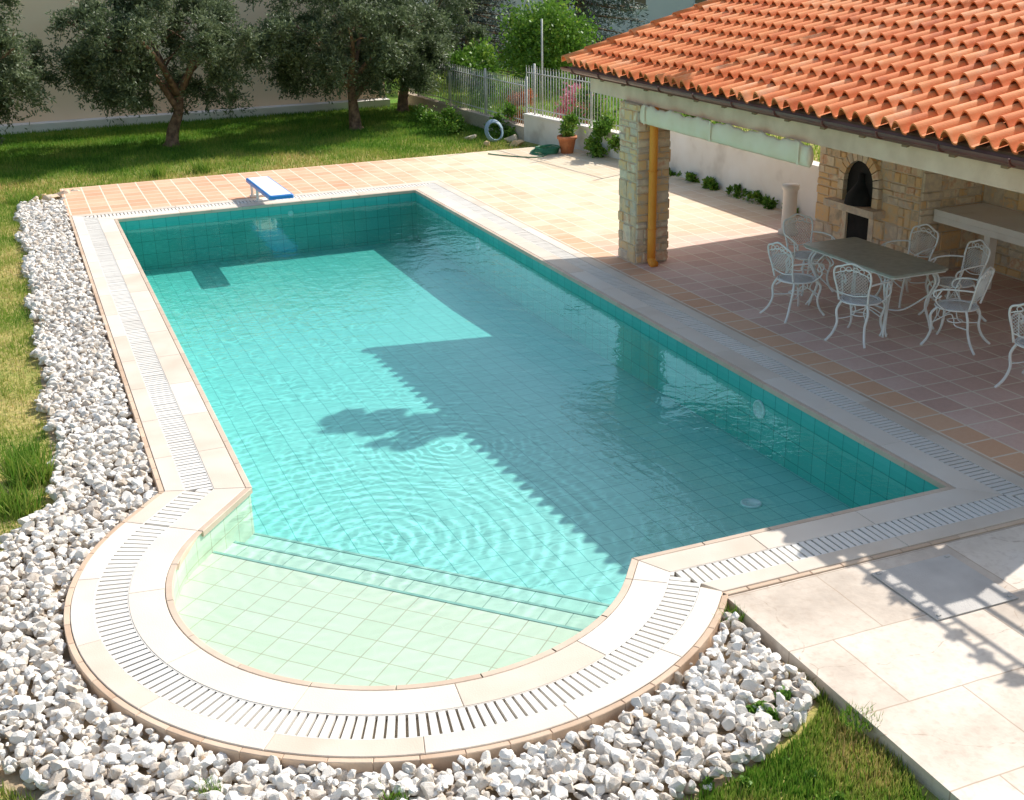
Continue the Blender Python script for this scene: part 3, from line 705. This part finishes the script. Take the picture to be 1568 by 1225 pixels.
for side in (1, -1):
    for i in range(ncol):
        for j in range(nrow):
            ya = Y0 - i * tw; v0 = j * ex - .02 + R.uniform(-.008, .008) + (R.uniform(-.06, .015) if j == 0 else 0); v1 = v0 + ex + .05
            dy = R.uniform(-.006, .006); dh = R.uniform(0, .008)
            rows = []
            for v_, lift, sc in ((v0, .038, 1.), (v1, .0, .84)):
                row_ = []
                for q in range(K):
                    t = q / (K - 1)
                    if t < .7: hh = .096 * sc * math.sin(math.pi * t / .7) ** .8
                    else: hh = -.014 * math.sin(math.pi * (t - .7) / .3)
                    row_.append(rp(v_, ya - t * tw * 1.02 + dy, hh + lift + dh, side))
                rows.append(row_)
            lip = [(p[0] + .004 * math.sin(th), p[1], p[2] - .018) for p in rows[0]]
            vs_ = rows[0] + rows[1] + lip
            fs_ = [(q, q + 1, K + q + 1, K + q) for q in range(K - 1)]
            f2 = [(2 * K + q, 2 * K + q + 1, q + 1, q) for q in range(K - 1)]
            r_ = R.random(); mb.add(vs_, fs_, 0, r_, True); mb.add(vs_, f2, 0, r_ * .6)
mb.build('roof_tiles', [M_roof], pav)
mb = MB()
def cap(p, q, r, n=9):
    p, q = Vector(p), Vector(q); d = (q - p).normalized(); s_ = d.cross(Vector((0, 0, 1))).normalized(); u = s_.cross(d)
    vs_ = []
    for c_, rr in ((p, r * 1.1), (q, r * .9)):
        for k in range(n): a = math.pi * k / (n - 1); vs_.append(c_ + s_ * math.cos(a) * rr + u * math.sin(a) * rr)
    for k in range(n): a = math.pi * k / (n - 1); vs_.append(p + s_ * math.cos(a) * r * .92 + u * math.sin(a) * r * .92)
    mb.add(vs_, [(k, k + 1, n + k + 1, n + k) for k in range(n - 1)] + [(2*n+k, 2*n+k+1, k+1, k) for k in range(n - 1)], 0, None, True)
for j in range(nrow):
    cap(rp(j * ex - .05, Y0 + .05, .06), rp((j + 1) * ex, Y0 + .05, .05), .10)
    cap(rp(j * ex - .05, Y0 + .05, .06, -1), rp((j + 1) * ex, Y0 + .05, .05, -1), .10)
for j in range(26):
    y_ = Y0 - j * .34; cap((XR, y_ + .03, Z0 + SL * math.sin(th) + .06), (XR, y_ - .34, Z0 + SL * math.sin(th) + .05), .11)
mb.build('ridge_cap_tiles', [M_roof], pav)
mb = MB()
for side in (1, -1):
    vs_ = [rp(.03, Y0, -.005, side), rp(SL, Y0, -.005, side), rp(SL, Y1, -.005, side), rp(.03, Y1, -.005, side), rp(.03, Y0, -.07, side), rp(SL, Y0, -.07, side), rp(SL, Y1, -.07, side), rp(.03, Y1, -.07, side)]
    mb.add(vs_, [(0, 3, 2, 1), (4, 5, 6, 7), (0, 1, 5, 4), (1, 2, 6, 5), (2, 3, 7, 6), (3, 0, 4, 7)])
for k in range(15):
    y_ = Y0 - .25 - k * .64
    if y_ < Y1: break
    p0, p1 = rp(.05, y_, -.075), rp(SL - .1, y_, -.075)
    mb.add([(p0[0], y_ - .04, p0[2]), (p1[0], y_ - .04, p1[2]), (p1[0], y_ + .04, p1[2]), (p0[0], y_ + .04, p0[2]), (p0[0], y_ - .04, p0[2] - .09), (p1[0], y_ - .04, p1[2] - .09), (p1[0], y_ + .04, p1[2] - .09), (p0[0], y_ + .04, p0[2] - .09)],
           [(0, 3, 2, 1), (4, 5, 6, 7), (0, 1, 5, 4), (1, 2, 6, 5), (2, 3, 7, 6), (3, 0, 4, 7)])
mb.build('roof_deck', [M_wood], pav)
mb = MB(); n_ = 9; gx, gz, gr_ = X0 - .055, Z0 - .015, .062; ysg = [Y0 + .1, Y1 - .1]
for rr, inv in ((gr_, 0), (gr_ - .008, 1)):
    vs_ = [(gx + rr * math.cos(math.pi + math.pi * k / (n_ - 1)), y_, gz + rr * math.sin(math.pi + math.pi * k / (n_ - 1))) for y_ in ysg for k in range(n_)]
    mb.add(vs_, [(k, k + 1, n_ + k + 1, n_ + k) for k in range(n_ - 1)], 0, .5, True)
for y_ in ysg:
    mb.add([(gx + gr_ * math.cos(math.pi + math.pi * k / (n_ - 1)), y_, gz + gr_ * math.sin(math.pi + math.pi * k / (n_ - 1))) for k in range(n_)], [tuple(range(n_))])
k = Y0 - .3
while k > Y1:
    mb.tube([(gx + (gr_ + .006) * math.cos(math.pi + math.pi * q / 8), k, gz + (gr_ + .006) * math.sin(math.pi + math.pi * q / 8)) for q in range(9)], .011, 5); k -= .85
mb.box((X0 - .0, Y1, Z0 - .11), (X0 + .03, Y0, Z0 - .02), 0)
mb.build('rain_gutter', [M_gutter], pav)
mb = MB(); mb.box((6.46, -14.5, 2.177), (6.78, -4.9, 2.43)); mb.box((6.80, -6.42, 2.18), (9.4, -6.14, 2.42)); mb.build('roof_beam', [M_beam], pav)
mb = MB(); vs_ = []; ny, nr = 60, 12
for i in range(ny + 1):
    y_ = -6.6 - 3.75 * i / ny; sg = .018 * math.sin(i * .6) + .012 * math.sin(i * 1.7)
    for j in range(nr):
        a = 2 * math.pi * j / nr; vs_.append((6.40 + (.04 + .006 * math.sin(i * 1.3 + j)) * math.cos(a), y_, 2.06 + sg * .5 + (.12 + sg * .4) * math.sin(a)))
mb.add(vs_, [(i*nr+j, i*nr+(j+1)%nr, (i+1)*nr+(j+1)%nr, (i+1)*nr+j) for i in range(ny) for j in range(nr)] + [tuple(range(nr)), tuple(ny*nr+j for j in range(nr))], 0, .5, True)
for y_ in (-6.75, -8.4, -10.2): mb.box((6.343, y_ - .015, 1.945), (6.347, y_ + .015, 2.19), 0, 0)
mb.build('canvas_blind', [M_canvas], pav)
mb = MB(); mb.tube(cat([(6.55, -6.66, .06), (6.55, -6.66, 1.2), (6.55, -6.66, 2.3)], 3), .058, 12); mb.tube(cat([(6.55, -6.66, .08), (6.55, -6.70, .03), (6.55, -6.76, .02)], 4), .060, 12)
for z_ in (.5, 1.3, 2.0): mb.tube([(6.55 + .062 * math.cos(a), -6.66 + .062 * math.sin(a), z_) for a in np.linspace(0, 2 * math.pi, 13)[:-1]], .008, 5, closed=True)
mb.build('downpipe', [M_pipe], pav)
mb = MB(); mb.box((10.45, -13.6, -.1), (10.75, -6.3, 3.55), 1); ashlar(mb, (10.45, -6.3, 0), (0, -1, 0), (0, 0, 1), (-1, 0, 0), 7.3, 3.3)
mb.build('back_wall', [M_stone, M_mortar], pav)

# oven
ov = empty('stone_oven'); mb = MB()
OX, OY0, OY1 = 9.42, -6.45, -8.65; AC = -7.45; ZM = .72
mb.box((OX, OY1, -.02), (10.44, OY0, 2.9), 1)
def hole(u, z):
    y_ = OY0 - u
    if abs(y_ - AC) < .47 and ZM - .1 < z < ZM + .1 + .28: return True
    if math.hypot(y_ - AC, z - ZM - .28) < .45 and z > ZM: return True
    return abs(y_ - AC) < .3 and .05 < z < .62
ashlar(mb, (OX, OY0, 0), (0, -1, 0), (0, 0, 1), (-1, 0, 0), OY0 - OY1, 2.9, hole)
ashlar(mb, (OX, OY1, 0), (1, 0, 0), (0, 0, 1), (0, -1, 0), 1.0, 2.9)
ashlar(mb, (10.44, OY0, 0), (-1, 0, 0), (0, 0, 1), (0, 1, 0), 1.0, 2.9)
mb.build('oven_masonry', [M_stone, M_mortar], ov)
mb = MB()
pts = [(-.33, 0), (.33, 0)] + [(.33 * math.cos(a), .28 + .33 * math.sin(a)) for a in np.linspace(0, math.pi, 15)]
mb.add([(OX - .004, AC + p[0], ZM + p[1]) for p in pts], [tuple(range(len(pts)))], 1)  # flat panel, its black stands in for shade inside the mouth
mb.box((OX - .006, AC - .26, .06), (OX - .002, AC + .26, .6), 1)  # flat dark sheet painted as the shaded lower opening
for k in range(11):
    a0, a1 = math.pi * k / 11 + .02, math.pi * (k + 1) / 11 - .02; q = []
    for xx in (OX - .075, OX + .01):
        for rr, a in ((.32, a0), (.45, a0), (.45, a1), (.32, a1)): q.append((xx, AC + rr * math.cos(a), ZM + .28 + rr * math.sin(a)))
    mb.add(q, [(0, 1, 2, 3), (0, 4, 5, 1), (1, 5, 6, 2), (2, 6, 7, 3), (3, 7, 4, 0)], 0)
for sgn in (-1, 1):
    for k in range(2): mb.box((OX - .075, AC + sgn * .385 - .062, ZM + .005 + k * .14), (OX + .01, AC + sgn * .385 + .062, ZM + .135 + k * .14), 0)
mb.box((OX - .22, AC - .55, ZM - .1), (OX + .01, AC + .55, ZM), 0, .62)
for sgn in (-1, 1): mb.box((OX - .04, AC + sgn * .3 - .05, .02), (OX + .01, AC + sgn * .3 + .05, .6), 0)
mb.lathe([(.001, .42), (.05, .42), (.06, .3), (.2, .12), (.22, .0)], (OX - .01, AC, ZM + .0), 16, 2)
mb.build('oven_mouth', [M_stone, M_black, M_black], ov)
mb = MB(); mb.box((9.62, -13.3, .78), (10.44, -8.7, .86), 0); mb.box((9.62, -13.3, .70), (9.66, -8.7, .778), 0)
for y_ in (-9.6, -11.2, -12.8): mb.box((9.7, y_ - .05, -.014), (9.82, y_ + .05, .778), 0)
mb.build('stone_counter', [M_plaster])
mb = MB(); mb.lathe([(.001, 0), (.15, 0), (.15, .06), (.11, .08), (.105, .66), (.13, .69), (.13, .75), (.001, .76)], (9.3, -5.95, -.014), 20); mb.build('round_pedestal', [M_plaster])

# ------------------------------------------------------------------ boundary wall and fence
WP = [(10.3, -6.3), (10.3, 0.), (9.62, 4.9), (9.2, 13.2)]
def seg(mb, p, q, th_, z0, z1, m=0):
    p, q = Vector(p), Vector(q); d = (q - p); l = d.length; a = math.atan2(d.y, d.x)
    mb.box((0, -th_ / 2, z0), (l, th_ / 2, z1), m, None, Matrix.Translation((p.x, p.y, 0)) @ Matrix.Rotation(a, 4, 'Z'))
mb = MB(); seg(mb, WP[0], WP[1], .18, -.12, .80); seg(mb, WP[0], WP[1], .24, .802, .85); seg(mb, WP[1], WP[2], .18, -.12, .47); seg(mb, WP[1], WP[2], .23, .472, .51)
mb.build('boundary_wall', [M_plaster])
mb = MB(); seg(mb, WP[2], WP[3], .2, -.12, .2)
mb.build('stone_kerb_wall', [M_mortar])
mb = MB()
for (p, q, zb) in ((WP[1], WP[2], .51), (WP[2], WP[3], .2)):
    p, q = Vector(p), Vector(q); l = (q - p).length; d = (q - p) / l; k = 0; H_ = 1.02
    for z_ in (zb + .12, zb + H_ - .12): mb.tube([(*p, z_), (*q, z_)], .014, 5)
    while k * .115 < l:
        c_ = p + d * k * .115; big = k % 20 == 0
        mb.tube([(*c_, zb - .02), (*c_, zb + H_ + (.1 if big else 0))], .028 if big else .009, 6)
        if not big: mb.tube([(*c_, zb + H_), (*c_, zb + H_ + .05)], [.014, .001], 5)
        k += 1
mb.tube([(9.75, 4.3, .4), (9.75, 4.3, 2.6)], .022, 8)
mb.build('iron_fence', [M_fence])

def house(name, x0, x1, y0, y1, h, mat, win=True):
    e = empty(name); mb = MB(); mb.box((x0, y0, -.12), (x1, y1, h)); mb.build('walls', [mat], e)
    mb = MB(); x = x0 + 1.6; wz = 1.6 if win else 3.4
    while x < x1 - 1.5:
        mb.box((x, y0 - .03, wz), (x + 1.1, y0 + .02, wz + 1.3), 0); mb.box((x - .08, y0 - .06, wz - .1), (x + 1.18, y0 - .031, wz), 1)
        mb.box((x + .53, y0 - .05, wz), (x + .57, y0 - .031, wz + 1.3), 1); x += 3.4
    mb.build('windows', [M_glass, M_plaster], e)
    mb = MB(); xm, ym = (x0 + x1) / 2, (y0 + y1) / 2
    mb.add([(x0 - .5, y0 - .2, h), (x1 + .5, y0 - .2, h), (x1 + .5, y1 + .5, h), (x0 - .5, y1 + .5, h), (x0 + 3, ym, h + 1.7), (x1 - 3, ym, h + 1.7)],
           [(0, 1, 5, 4), (1, 2, 5), (2, 3, 4, 5), (3, 0, 4), (3, 2, 1, 0)]); mb.build('roof', [M_roof], e); return e
house('beige_house', -16, 8.6, 12.8, 21, 5.2, M_beige, False)
house('grey_house', 13.5, 34, 24, 33, 6, M_grey)
mb = MB(); mb.box((-16, 12.35, -.12), (8.6, 12.795, .09)); mb.build('house_footing_kerb', [M_plaster])

# ------------------------------------------------------------------ furniture
def lattice(mb, inside, ext, sp, fn, r=.0028):
    for sgn in (1, -1):
        k = -ext * 1.5
        while k < ext * 1.5:
            run = []; 
            for t in np.arange(-ext * 1.5, ext * 1.5, .012):
                a = (t + k) * .7071; b = (t - k) * .7071 * sgn
                if inside(a, b): run.append((a, b))
                else:
                    if len(run) > 2: mb.tube([fn(*run[0]), fn(*run[len(run)//2]), fn(*run[-1])], r, 3)
                    run = []
            if len(run) > 2: mb.tube([fn(*run[0]), fn(*run[len(run)//2]), fn(*run[-1])], r, 3)
            k += sp
def chair_mesh():
    mb = MB(); zs = .44
    for rr in (.225, .20): mb.tube([(rr * math.cos(a), rr * math.sin(a), zs) for a in np.linspace(0, 2*math.pi, 29)[:-1]], .010, 6, closed=True)
    lattice(mb, lambda a, b: a*a + b*b < .2**2, .22, .026, lambda a, b: (a, b, zs), .0038)
    by = lambda z: -.19 - .24 * (z - .44)
    hoop = [(-.17, by(.46), .46), (-.185, by(.6), .60), (-.215, by(.74), .74), (-.2, by(.84), .84), (-.12, by(.875), .875), (0, by(.915), .915), (.12, by(.875), .875), (.2, by(.84), .84), (.215, by(.74), .74), (.185, by(.6), .60), (.17, by(.46), .46)]
    mb.tube(cat(hoop, 5), .012, 6)
    mb.tube(cat([(-.18, by(.56), .56), (0, by(.53), .53), (.18, by(.56), .56)], 5), .008, 5)
    mb.tube(cat([(-.2, by(.78), .78), (0, by(.84), .84), (.2, by(.78), .78)], 5), .007, 5)
    lattice(mb, lambda a, b: abs(a) < .185 and -.125 < b < .13, .22, .026, lambda a, b: (a, by(.68 + b), .68 + b), .0038)
    for cx in (-.11, -.04, .04, .11): mb.tube([(cx + .03 * math.cos(a), by(.85), .85 - abs(cx) * .15 + .027 * math.sin(a)) for a in np.linspace(0, 2*math.pi, 11)[:-1]], .006, 4, closed=True)
    for s_ in (-1, 1):
        mb.tube(cat([(s_*.2, by(.68), .68), (s_*.26, -.1, .69), (s_*.285, .05, .68), (s_*.28, .15, .645), (s_*.265, .165, .59), (s_*.25, .12, .565), (s_*.25, .09, .60)], 5), .011, 6)
        mb.tube(cat([(s_*.275, .08, .665), (s_*.29, .13, .54), (s_*.23, .04, .44)], 5), .009, 5)
        mb.tube(cat([(s_*.15, .15, .44), (s_*.205, .2, .36), (s_*.175, .19, .2), (s_*.19, .22, .08), (s_*.235, .265, .0)], 5), [.015] * 21, 6)
        mb.tube(cat([(s_*.15, -.16, .44), (s_*.185, -.2, .34), (s_*.165, -.21, .2), (s_*.19, -.26, .08), (s_*.235, -.33, .0)], 5), [.015] * 21, 6)
        mb.tube(cat([(s_*.178, .19, .26), (s_*.09, .04, .36), (s_*.05, 0, .30), (s_*.09, -.04, .24), (s_*.168, -.205, .24)], 5), .008, 5)
        mb.tube(cat([(s_*.15, .15, .43), (s_*.06, .19, .37), (s_*.02, .2, .30), (s_*.08, .2, .26), (s_*.17, .19, .22)], 5), .008, 5)
    mb.tube([(.08*math.cos(a), .08*math.sin(a), .27) for a in np.linspace(0, 2*math.pi, 15)[:-1]], .008, 5, closed=True)
    return mb
cm = chair_mesh(); first = cm.build('patio_chair', [M_white])
def chair(x, y, face):
    global first
    if first is not None: o = first; first = None
    else: o = bpy.data.objects.new('patio_chair', CH); COL.objects.link(o)
    o.location = (x, y, -.012); o.rotation_euler = (0, 0, math.radians(face - 90)); return o
CH = first.data
chair(6.98, -9.45, 5); chair(7.10, -10.5, 28); chair(7.88, -11.15, 118); chair(8.5, -9.55, 185); chair(8.5, -10.4, 172); chair(7.75, -8.6, 268); chair(7.70, -12.52, 20)
mb = MB()
Tx0, Tx1, Ty0, Ty1 = 7.3, 8.1, -10.76, -9.06
def rrect(o, r=.06, n=5):
    pts = []
    for cx, cy, a0 in ((Tx1 - r, Ty1 - r, 0), (Tx0 + r, Ty1 - r, 90), (Tx0 + r, Ty0 + r, 180), (Tx1 - r, Ty0 + r, 270)):
        for k in range(n + 1): a = math.radians(a0 + 90 * k / n); pts.append((cx + (r + o) * math.cos(a), cy + (r + o) * math.sin(a)))
    return pts
p0, p1 = rrect(0), rrect(-.008); n = len(p0)
mb.add([(*p, .745) for p in p1] + [(*p, .737) for p in p0] + [(*p, .72) for p in p0], [tuple(range(n))] + [(n+i, n+(i+1)%n, (i+1)%n, i) for i in range(n)] + [(2*n+i, 2*n+(i+1)%n, n+(i+1)%n, n+i) for i in range(n)] + [tuple(range(3*n-1, 2*n-1, -1))], 1)
mb.tube([(*p, .706) for p in rrect(-.03)], .012, 6, closed=True)
for sx_ in (-1, 1):
    for sy_ in (-1, 1):
        cx, cy = (7.7 + sx_ * .31, -9.91 + sy_ * .68)
        for dx, dy in ((0, 0), (-.05 * sx_, 0), (0, -.05 * sy_)):
            mb.tube(cat([(cx + dx, cy + dy, .7), (cx + sx_*.05 + dx, cy + sy_*.05 + dy, .56), (cx - sx_*.03 + dx*.3, cy - sy_*.03 + dy*.3, .3), (cx + sx_*.01 + dx*.3, cy + sy_*.01 + dy*.3, .1), (cx + sx_*.05 + dx, cy + sy_*.05 + dy, .0)], 5), .013, 6)
        mb.tube(cat([(cx, cy, .42), (7.7 + sx_*.12, cy - sy_*.2, .2), (7.7, -9.91 + sy_*.3, .17)], 5), .011, 5)
        mb.tube(cat([(cx, cy, .5), (cx, cy - sy_*.2, .68), (cx, cy - sy_*.36, .62), (cx, cy - sy_*.3, .55)], 5), .009, 5)
mb.tube([(7.7, -10.21, .17), (7.7, -9.61, .17)], .011, 5)
mb.build('patio_table', [M_white, M_ttop], None, (0, 0, -.012))

# diving board
mb = MB(); bx0, bx1, by0, by1, bz = 2.38, 2.80, -1.15, .95, .34
def bl(o, r=.05, n=5):
    pts = []
    for cx, cy, a0 in ((bx1 - r, by1 - r, 0), (bx0 + r, by1 - r, 90), (bx0 + r, by0 + r, 180), (bx1 - r, by0 + r, 270)):
        for k in range(n + 1): a = math.radians(a0 + 90 * k / n); pts.append((cx + (r + o) * math.cos(a), cy + (r + o) * math.sin(a)))
    return pts
zb = lambda y: bz + .02 * (-y)
pa, pb, pd_ = bl(0), bl(-.015), bl(-.035); n = len(pa)
mb.add([(*p, zb(p[1])) for p in pb] + [(*p, zb(p[1]) - .012) for p in pa] + [(*p, zb(p[1]) - .065) for p in pa], [tuple(range(n))] + [(n+i, n+(i+1)%n, (i+1)%n, i) for i in range(n)] + [(2*n+i, 2*n+(i+1)%n, n+(i+1)%n, n+i) for i in range(n)] + [tuple(range(3*n-1, 2*n-1, -1))], 0)
mb.add([(*p, zb(p[1]) + .003) for p in pd_], [tuple(range(n))], 1)
for y_ in (.35, .85):
    mb.box((2.42, y_ - .07, -.01), (2.76, y_ + .07, .02), 2)
    for x_ in (2.46, 2.72): mb.tube(cat([(x_, y_, .01), (x_, y_ - .02, .14), (x_, y_, .28)], 4), .026, 8, 2)
mb.box((2.44, .25, .245), (2.74, .98, .27), 2)
mb.build('diving_board', [M_blue, M_bwhite, M_plaster])

pp = empty('potted_plant', (9.45, 2.35, -.014)); mb = MB()
mb.lathe([(.001, 0), (.13, 0), (.19, .30), (.215, .30), (.215, .36), (.18, .36), (.17, .31), (.001, .31)]); mb.build('pot', [M_clay], pp)
bush('leaves', (0, 0, .55), (.2, .2, .22), 900, .1, .05, M_ivy, pp)
mb = MB()
for k in range(6):
    rr = .26 + .03 * R.random(); mb.tube([(9.0 + rr*math.cos(a) + .02*k, 2.55 + rr*.95*math.sin(a), .005 + k*.02 + .008*math.sin(3*a+k)) for a in np.linspace(0, 2*math.pi, 31)[:-1]], .014, 6, closed=True)
mb.tube(cat([(9.25, 2.6, .02), (8.7, 2.1, .0), (8.2, 2.5, .0), (7.9, 3.0, .0)], 6), .012, 6)
mb.build('garden_hose', [M_hose])
mb = MB()
for k in range(5):
    rr = .19 + .012 * k; mb.tube([(8.85 + rr*math.cos(a)*.9, 5.0 + .012*k + .09*math.sin(a), .14 + rr*math.sin(a)) for a in np.linspace(0, 2*math.pi, 25)[:-1]], .018, 6, closed=True)
mb.build('hose_coil', [M_hoseb])
gv, gf, gr, cnt = [], [], [], 0
for (x, y, s_) in ((-.95, 2.75, .13), (-.72, 2.9, .15), (-.5, 3.05, .1), (-1.2, 2.65, .11), (-1.05, 3.0, .09), (9.1, 4.3, .14), (9.2, 4.9, .14), (8.5, 5.6, .12), (8.5, 4.6, .1)):
    v = variants[rng.integers(16)] * s_ * [1.2, .9, .7] + [x, y, -.05]; gv.append(v); gf.append(if_ + cnt); cnt += len(iv); gr.append(np.full(len(iv), rng.uniform(.2, .9)))
mesh_np('edging_rocks', np.concatenate(gv), np.concatenate(gf), M_stone, np.concatenate(gr))

# unseen frame and vine beyond the pavilion, shaped for their shadow on the paving
pg = empty('unseen_pergola'); mb = MB()
for x_ in (6.42, 6.62): mb.tube([(x_, -14.52, 2.1), (x_, -19, 2.1)], .020, 6)
for y_ in (-15.5, -18.9): mb.box((6.5, y_ - .05, -.02), (6.6, y_ + .05, 2.1)); mb.box((9.4, y_ - .05, -.02), (9.5, y_ + .05, 2.4))
y_ = -14.6
while y_ > -19:
    mb.box((6.95, y_ - .06, 2.42), (9.7, y_ + .06, 2.45)); y_ -= .16
for x_ in (6.27, 6.40): mb.tube([(x_, -13.75, 2.36), (x_, -19, 2.36)], .018, 6)
y_ = -13.9
while y_ > -19:
    mb.tube([(6.27, y_, 2.36), (6.40, y_, 2.36)], .012, 5); y_ -= .27
mb.build('frame', [M_wood], pg)
P = []
for k in range(19):
    c_ = np.array([6.27, -13.75 - k * .27, 2.37]); P.append(c_ + rng.normal(size=(90, 3)) * .022)
P = np.concatenate(P); v, f = leaf_arrays(P, unit(rng.normal(size=P.shape)), rng.uniform(.04, .06, len(P)), rng.uniform(.035, .05, len(P)))
mesh_np('vine', v, f, M_ivy, np.repeat(rng.random(len(P)), 4), pg)

# ------------------------------------------------------------------ light, world, camera
S = Vector((1.04, .42, 1.0)).normalized()
sd = bpy.data.lights.new('sun', 'SUN'); sd.energy = 5.0; sd.angle = math.radians(.5); sd.color = (1, .965, .905)
so = bpy.data.objects.new('sun', sd); COL.objects.link(so); so.rotation_euler = S.to_track_quat('Z', 'Y').to_euler(); so.location = (20, 10, 25)
w = bpy.data.worlds.new('World'); scene.world = w; w.use_nodes = True; nt = w.node_tree; nt.nodes.clear()
sk = nt.nodes.new('ShaderNodeTexSky'); sk.sky_type = 'NISHITA'; sk.sun_disc = False
sk.sun_elevation = math.asin(S.z); sk.sun_rotation = math.atan2(S.x, S.y); sk.air_density = 1.5; sk.dust_density = 2.5; sk.ozone_density = 1.0
bg = nt.nodes.new('ShaderNodeBackground'); bg.inputs[1].default_value = .15; wo = nt.nodes.new('ShaderNodeOutputWorld')
nt.links.new(sk.outputs[0], bg.inputs[0]); nt.links.new(bg.outputs[0], wo.inputs[0])
cam = bpy.data.cameras.new('camera'); co = bpy.data.objects.new('camera', cam); COL.objects.link(co)
rt = Vector((.9239, -.3823, -.0201)).normalized(); fw = Vector((.35, .8648, -.3599)).normalized(); up = rt.cross(fw).normalized()
Mx = Matrix((rt, up, -fw)).transposed().to_4x4(); Mx.translation = Vector((-1.392, -21.01, 4.3)); co.matrix_world = Mx
cam.sensor_width = 36; cam.lens = 36 * 1839 / 1568; cam.clip_end = 1500; cam.clip_start = .1
scene.camera = co
scene.view_settings.view_transform = 'Standard'; scene.view_settings.look = 'None'; scene.view_settings.exposure = 0
print('OBJ', len(bpy.data.objects))
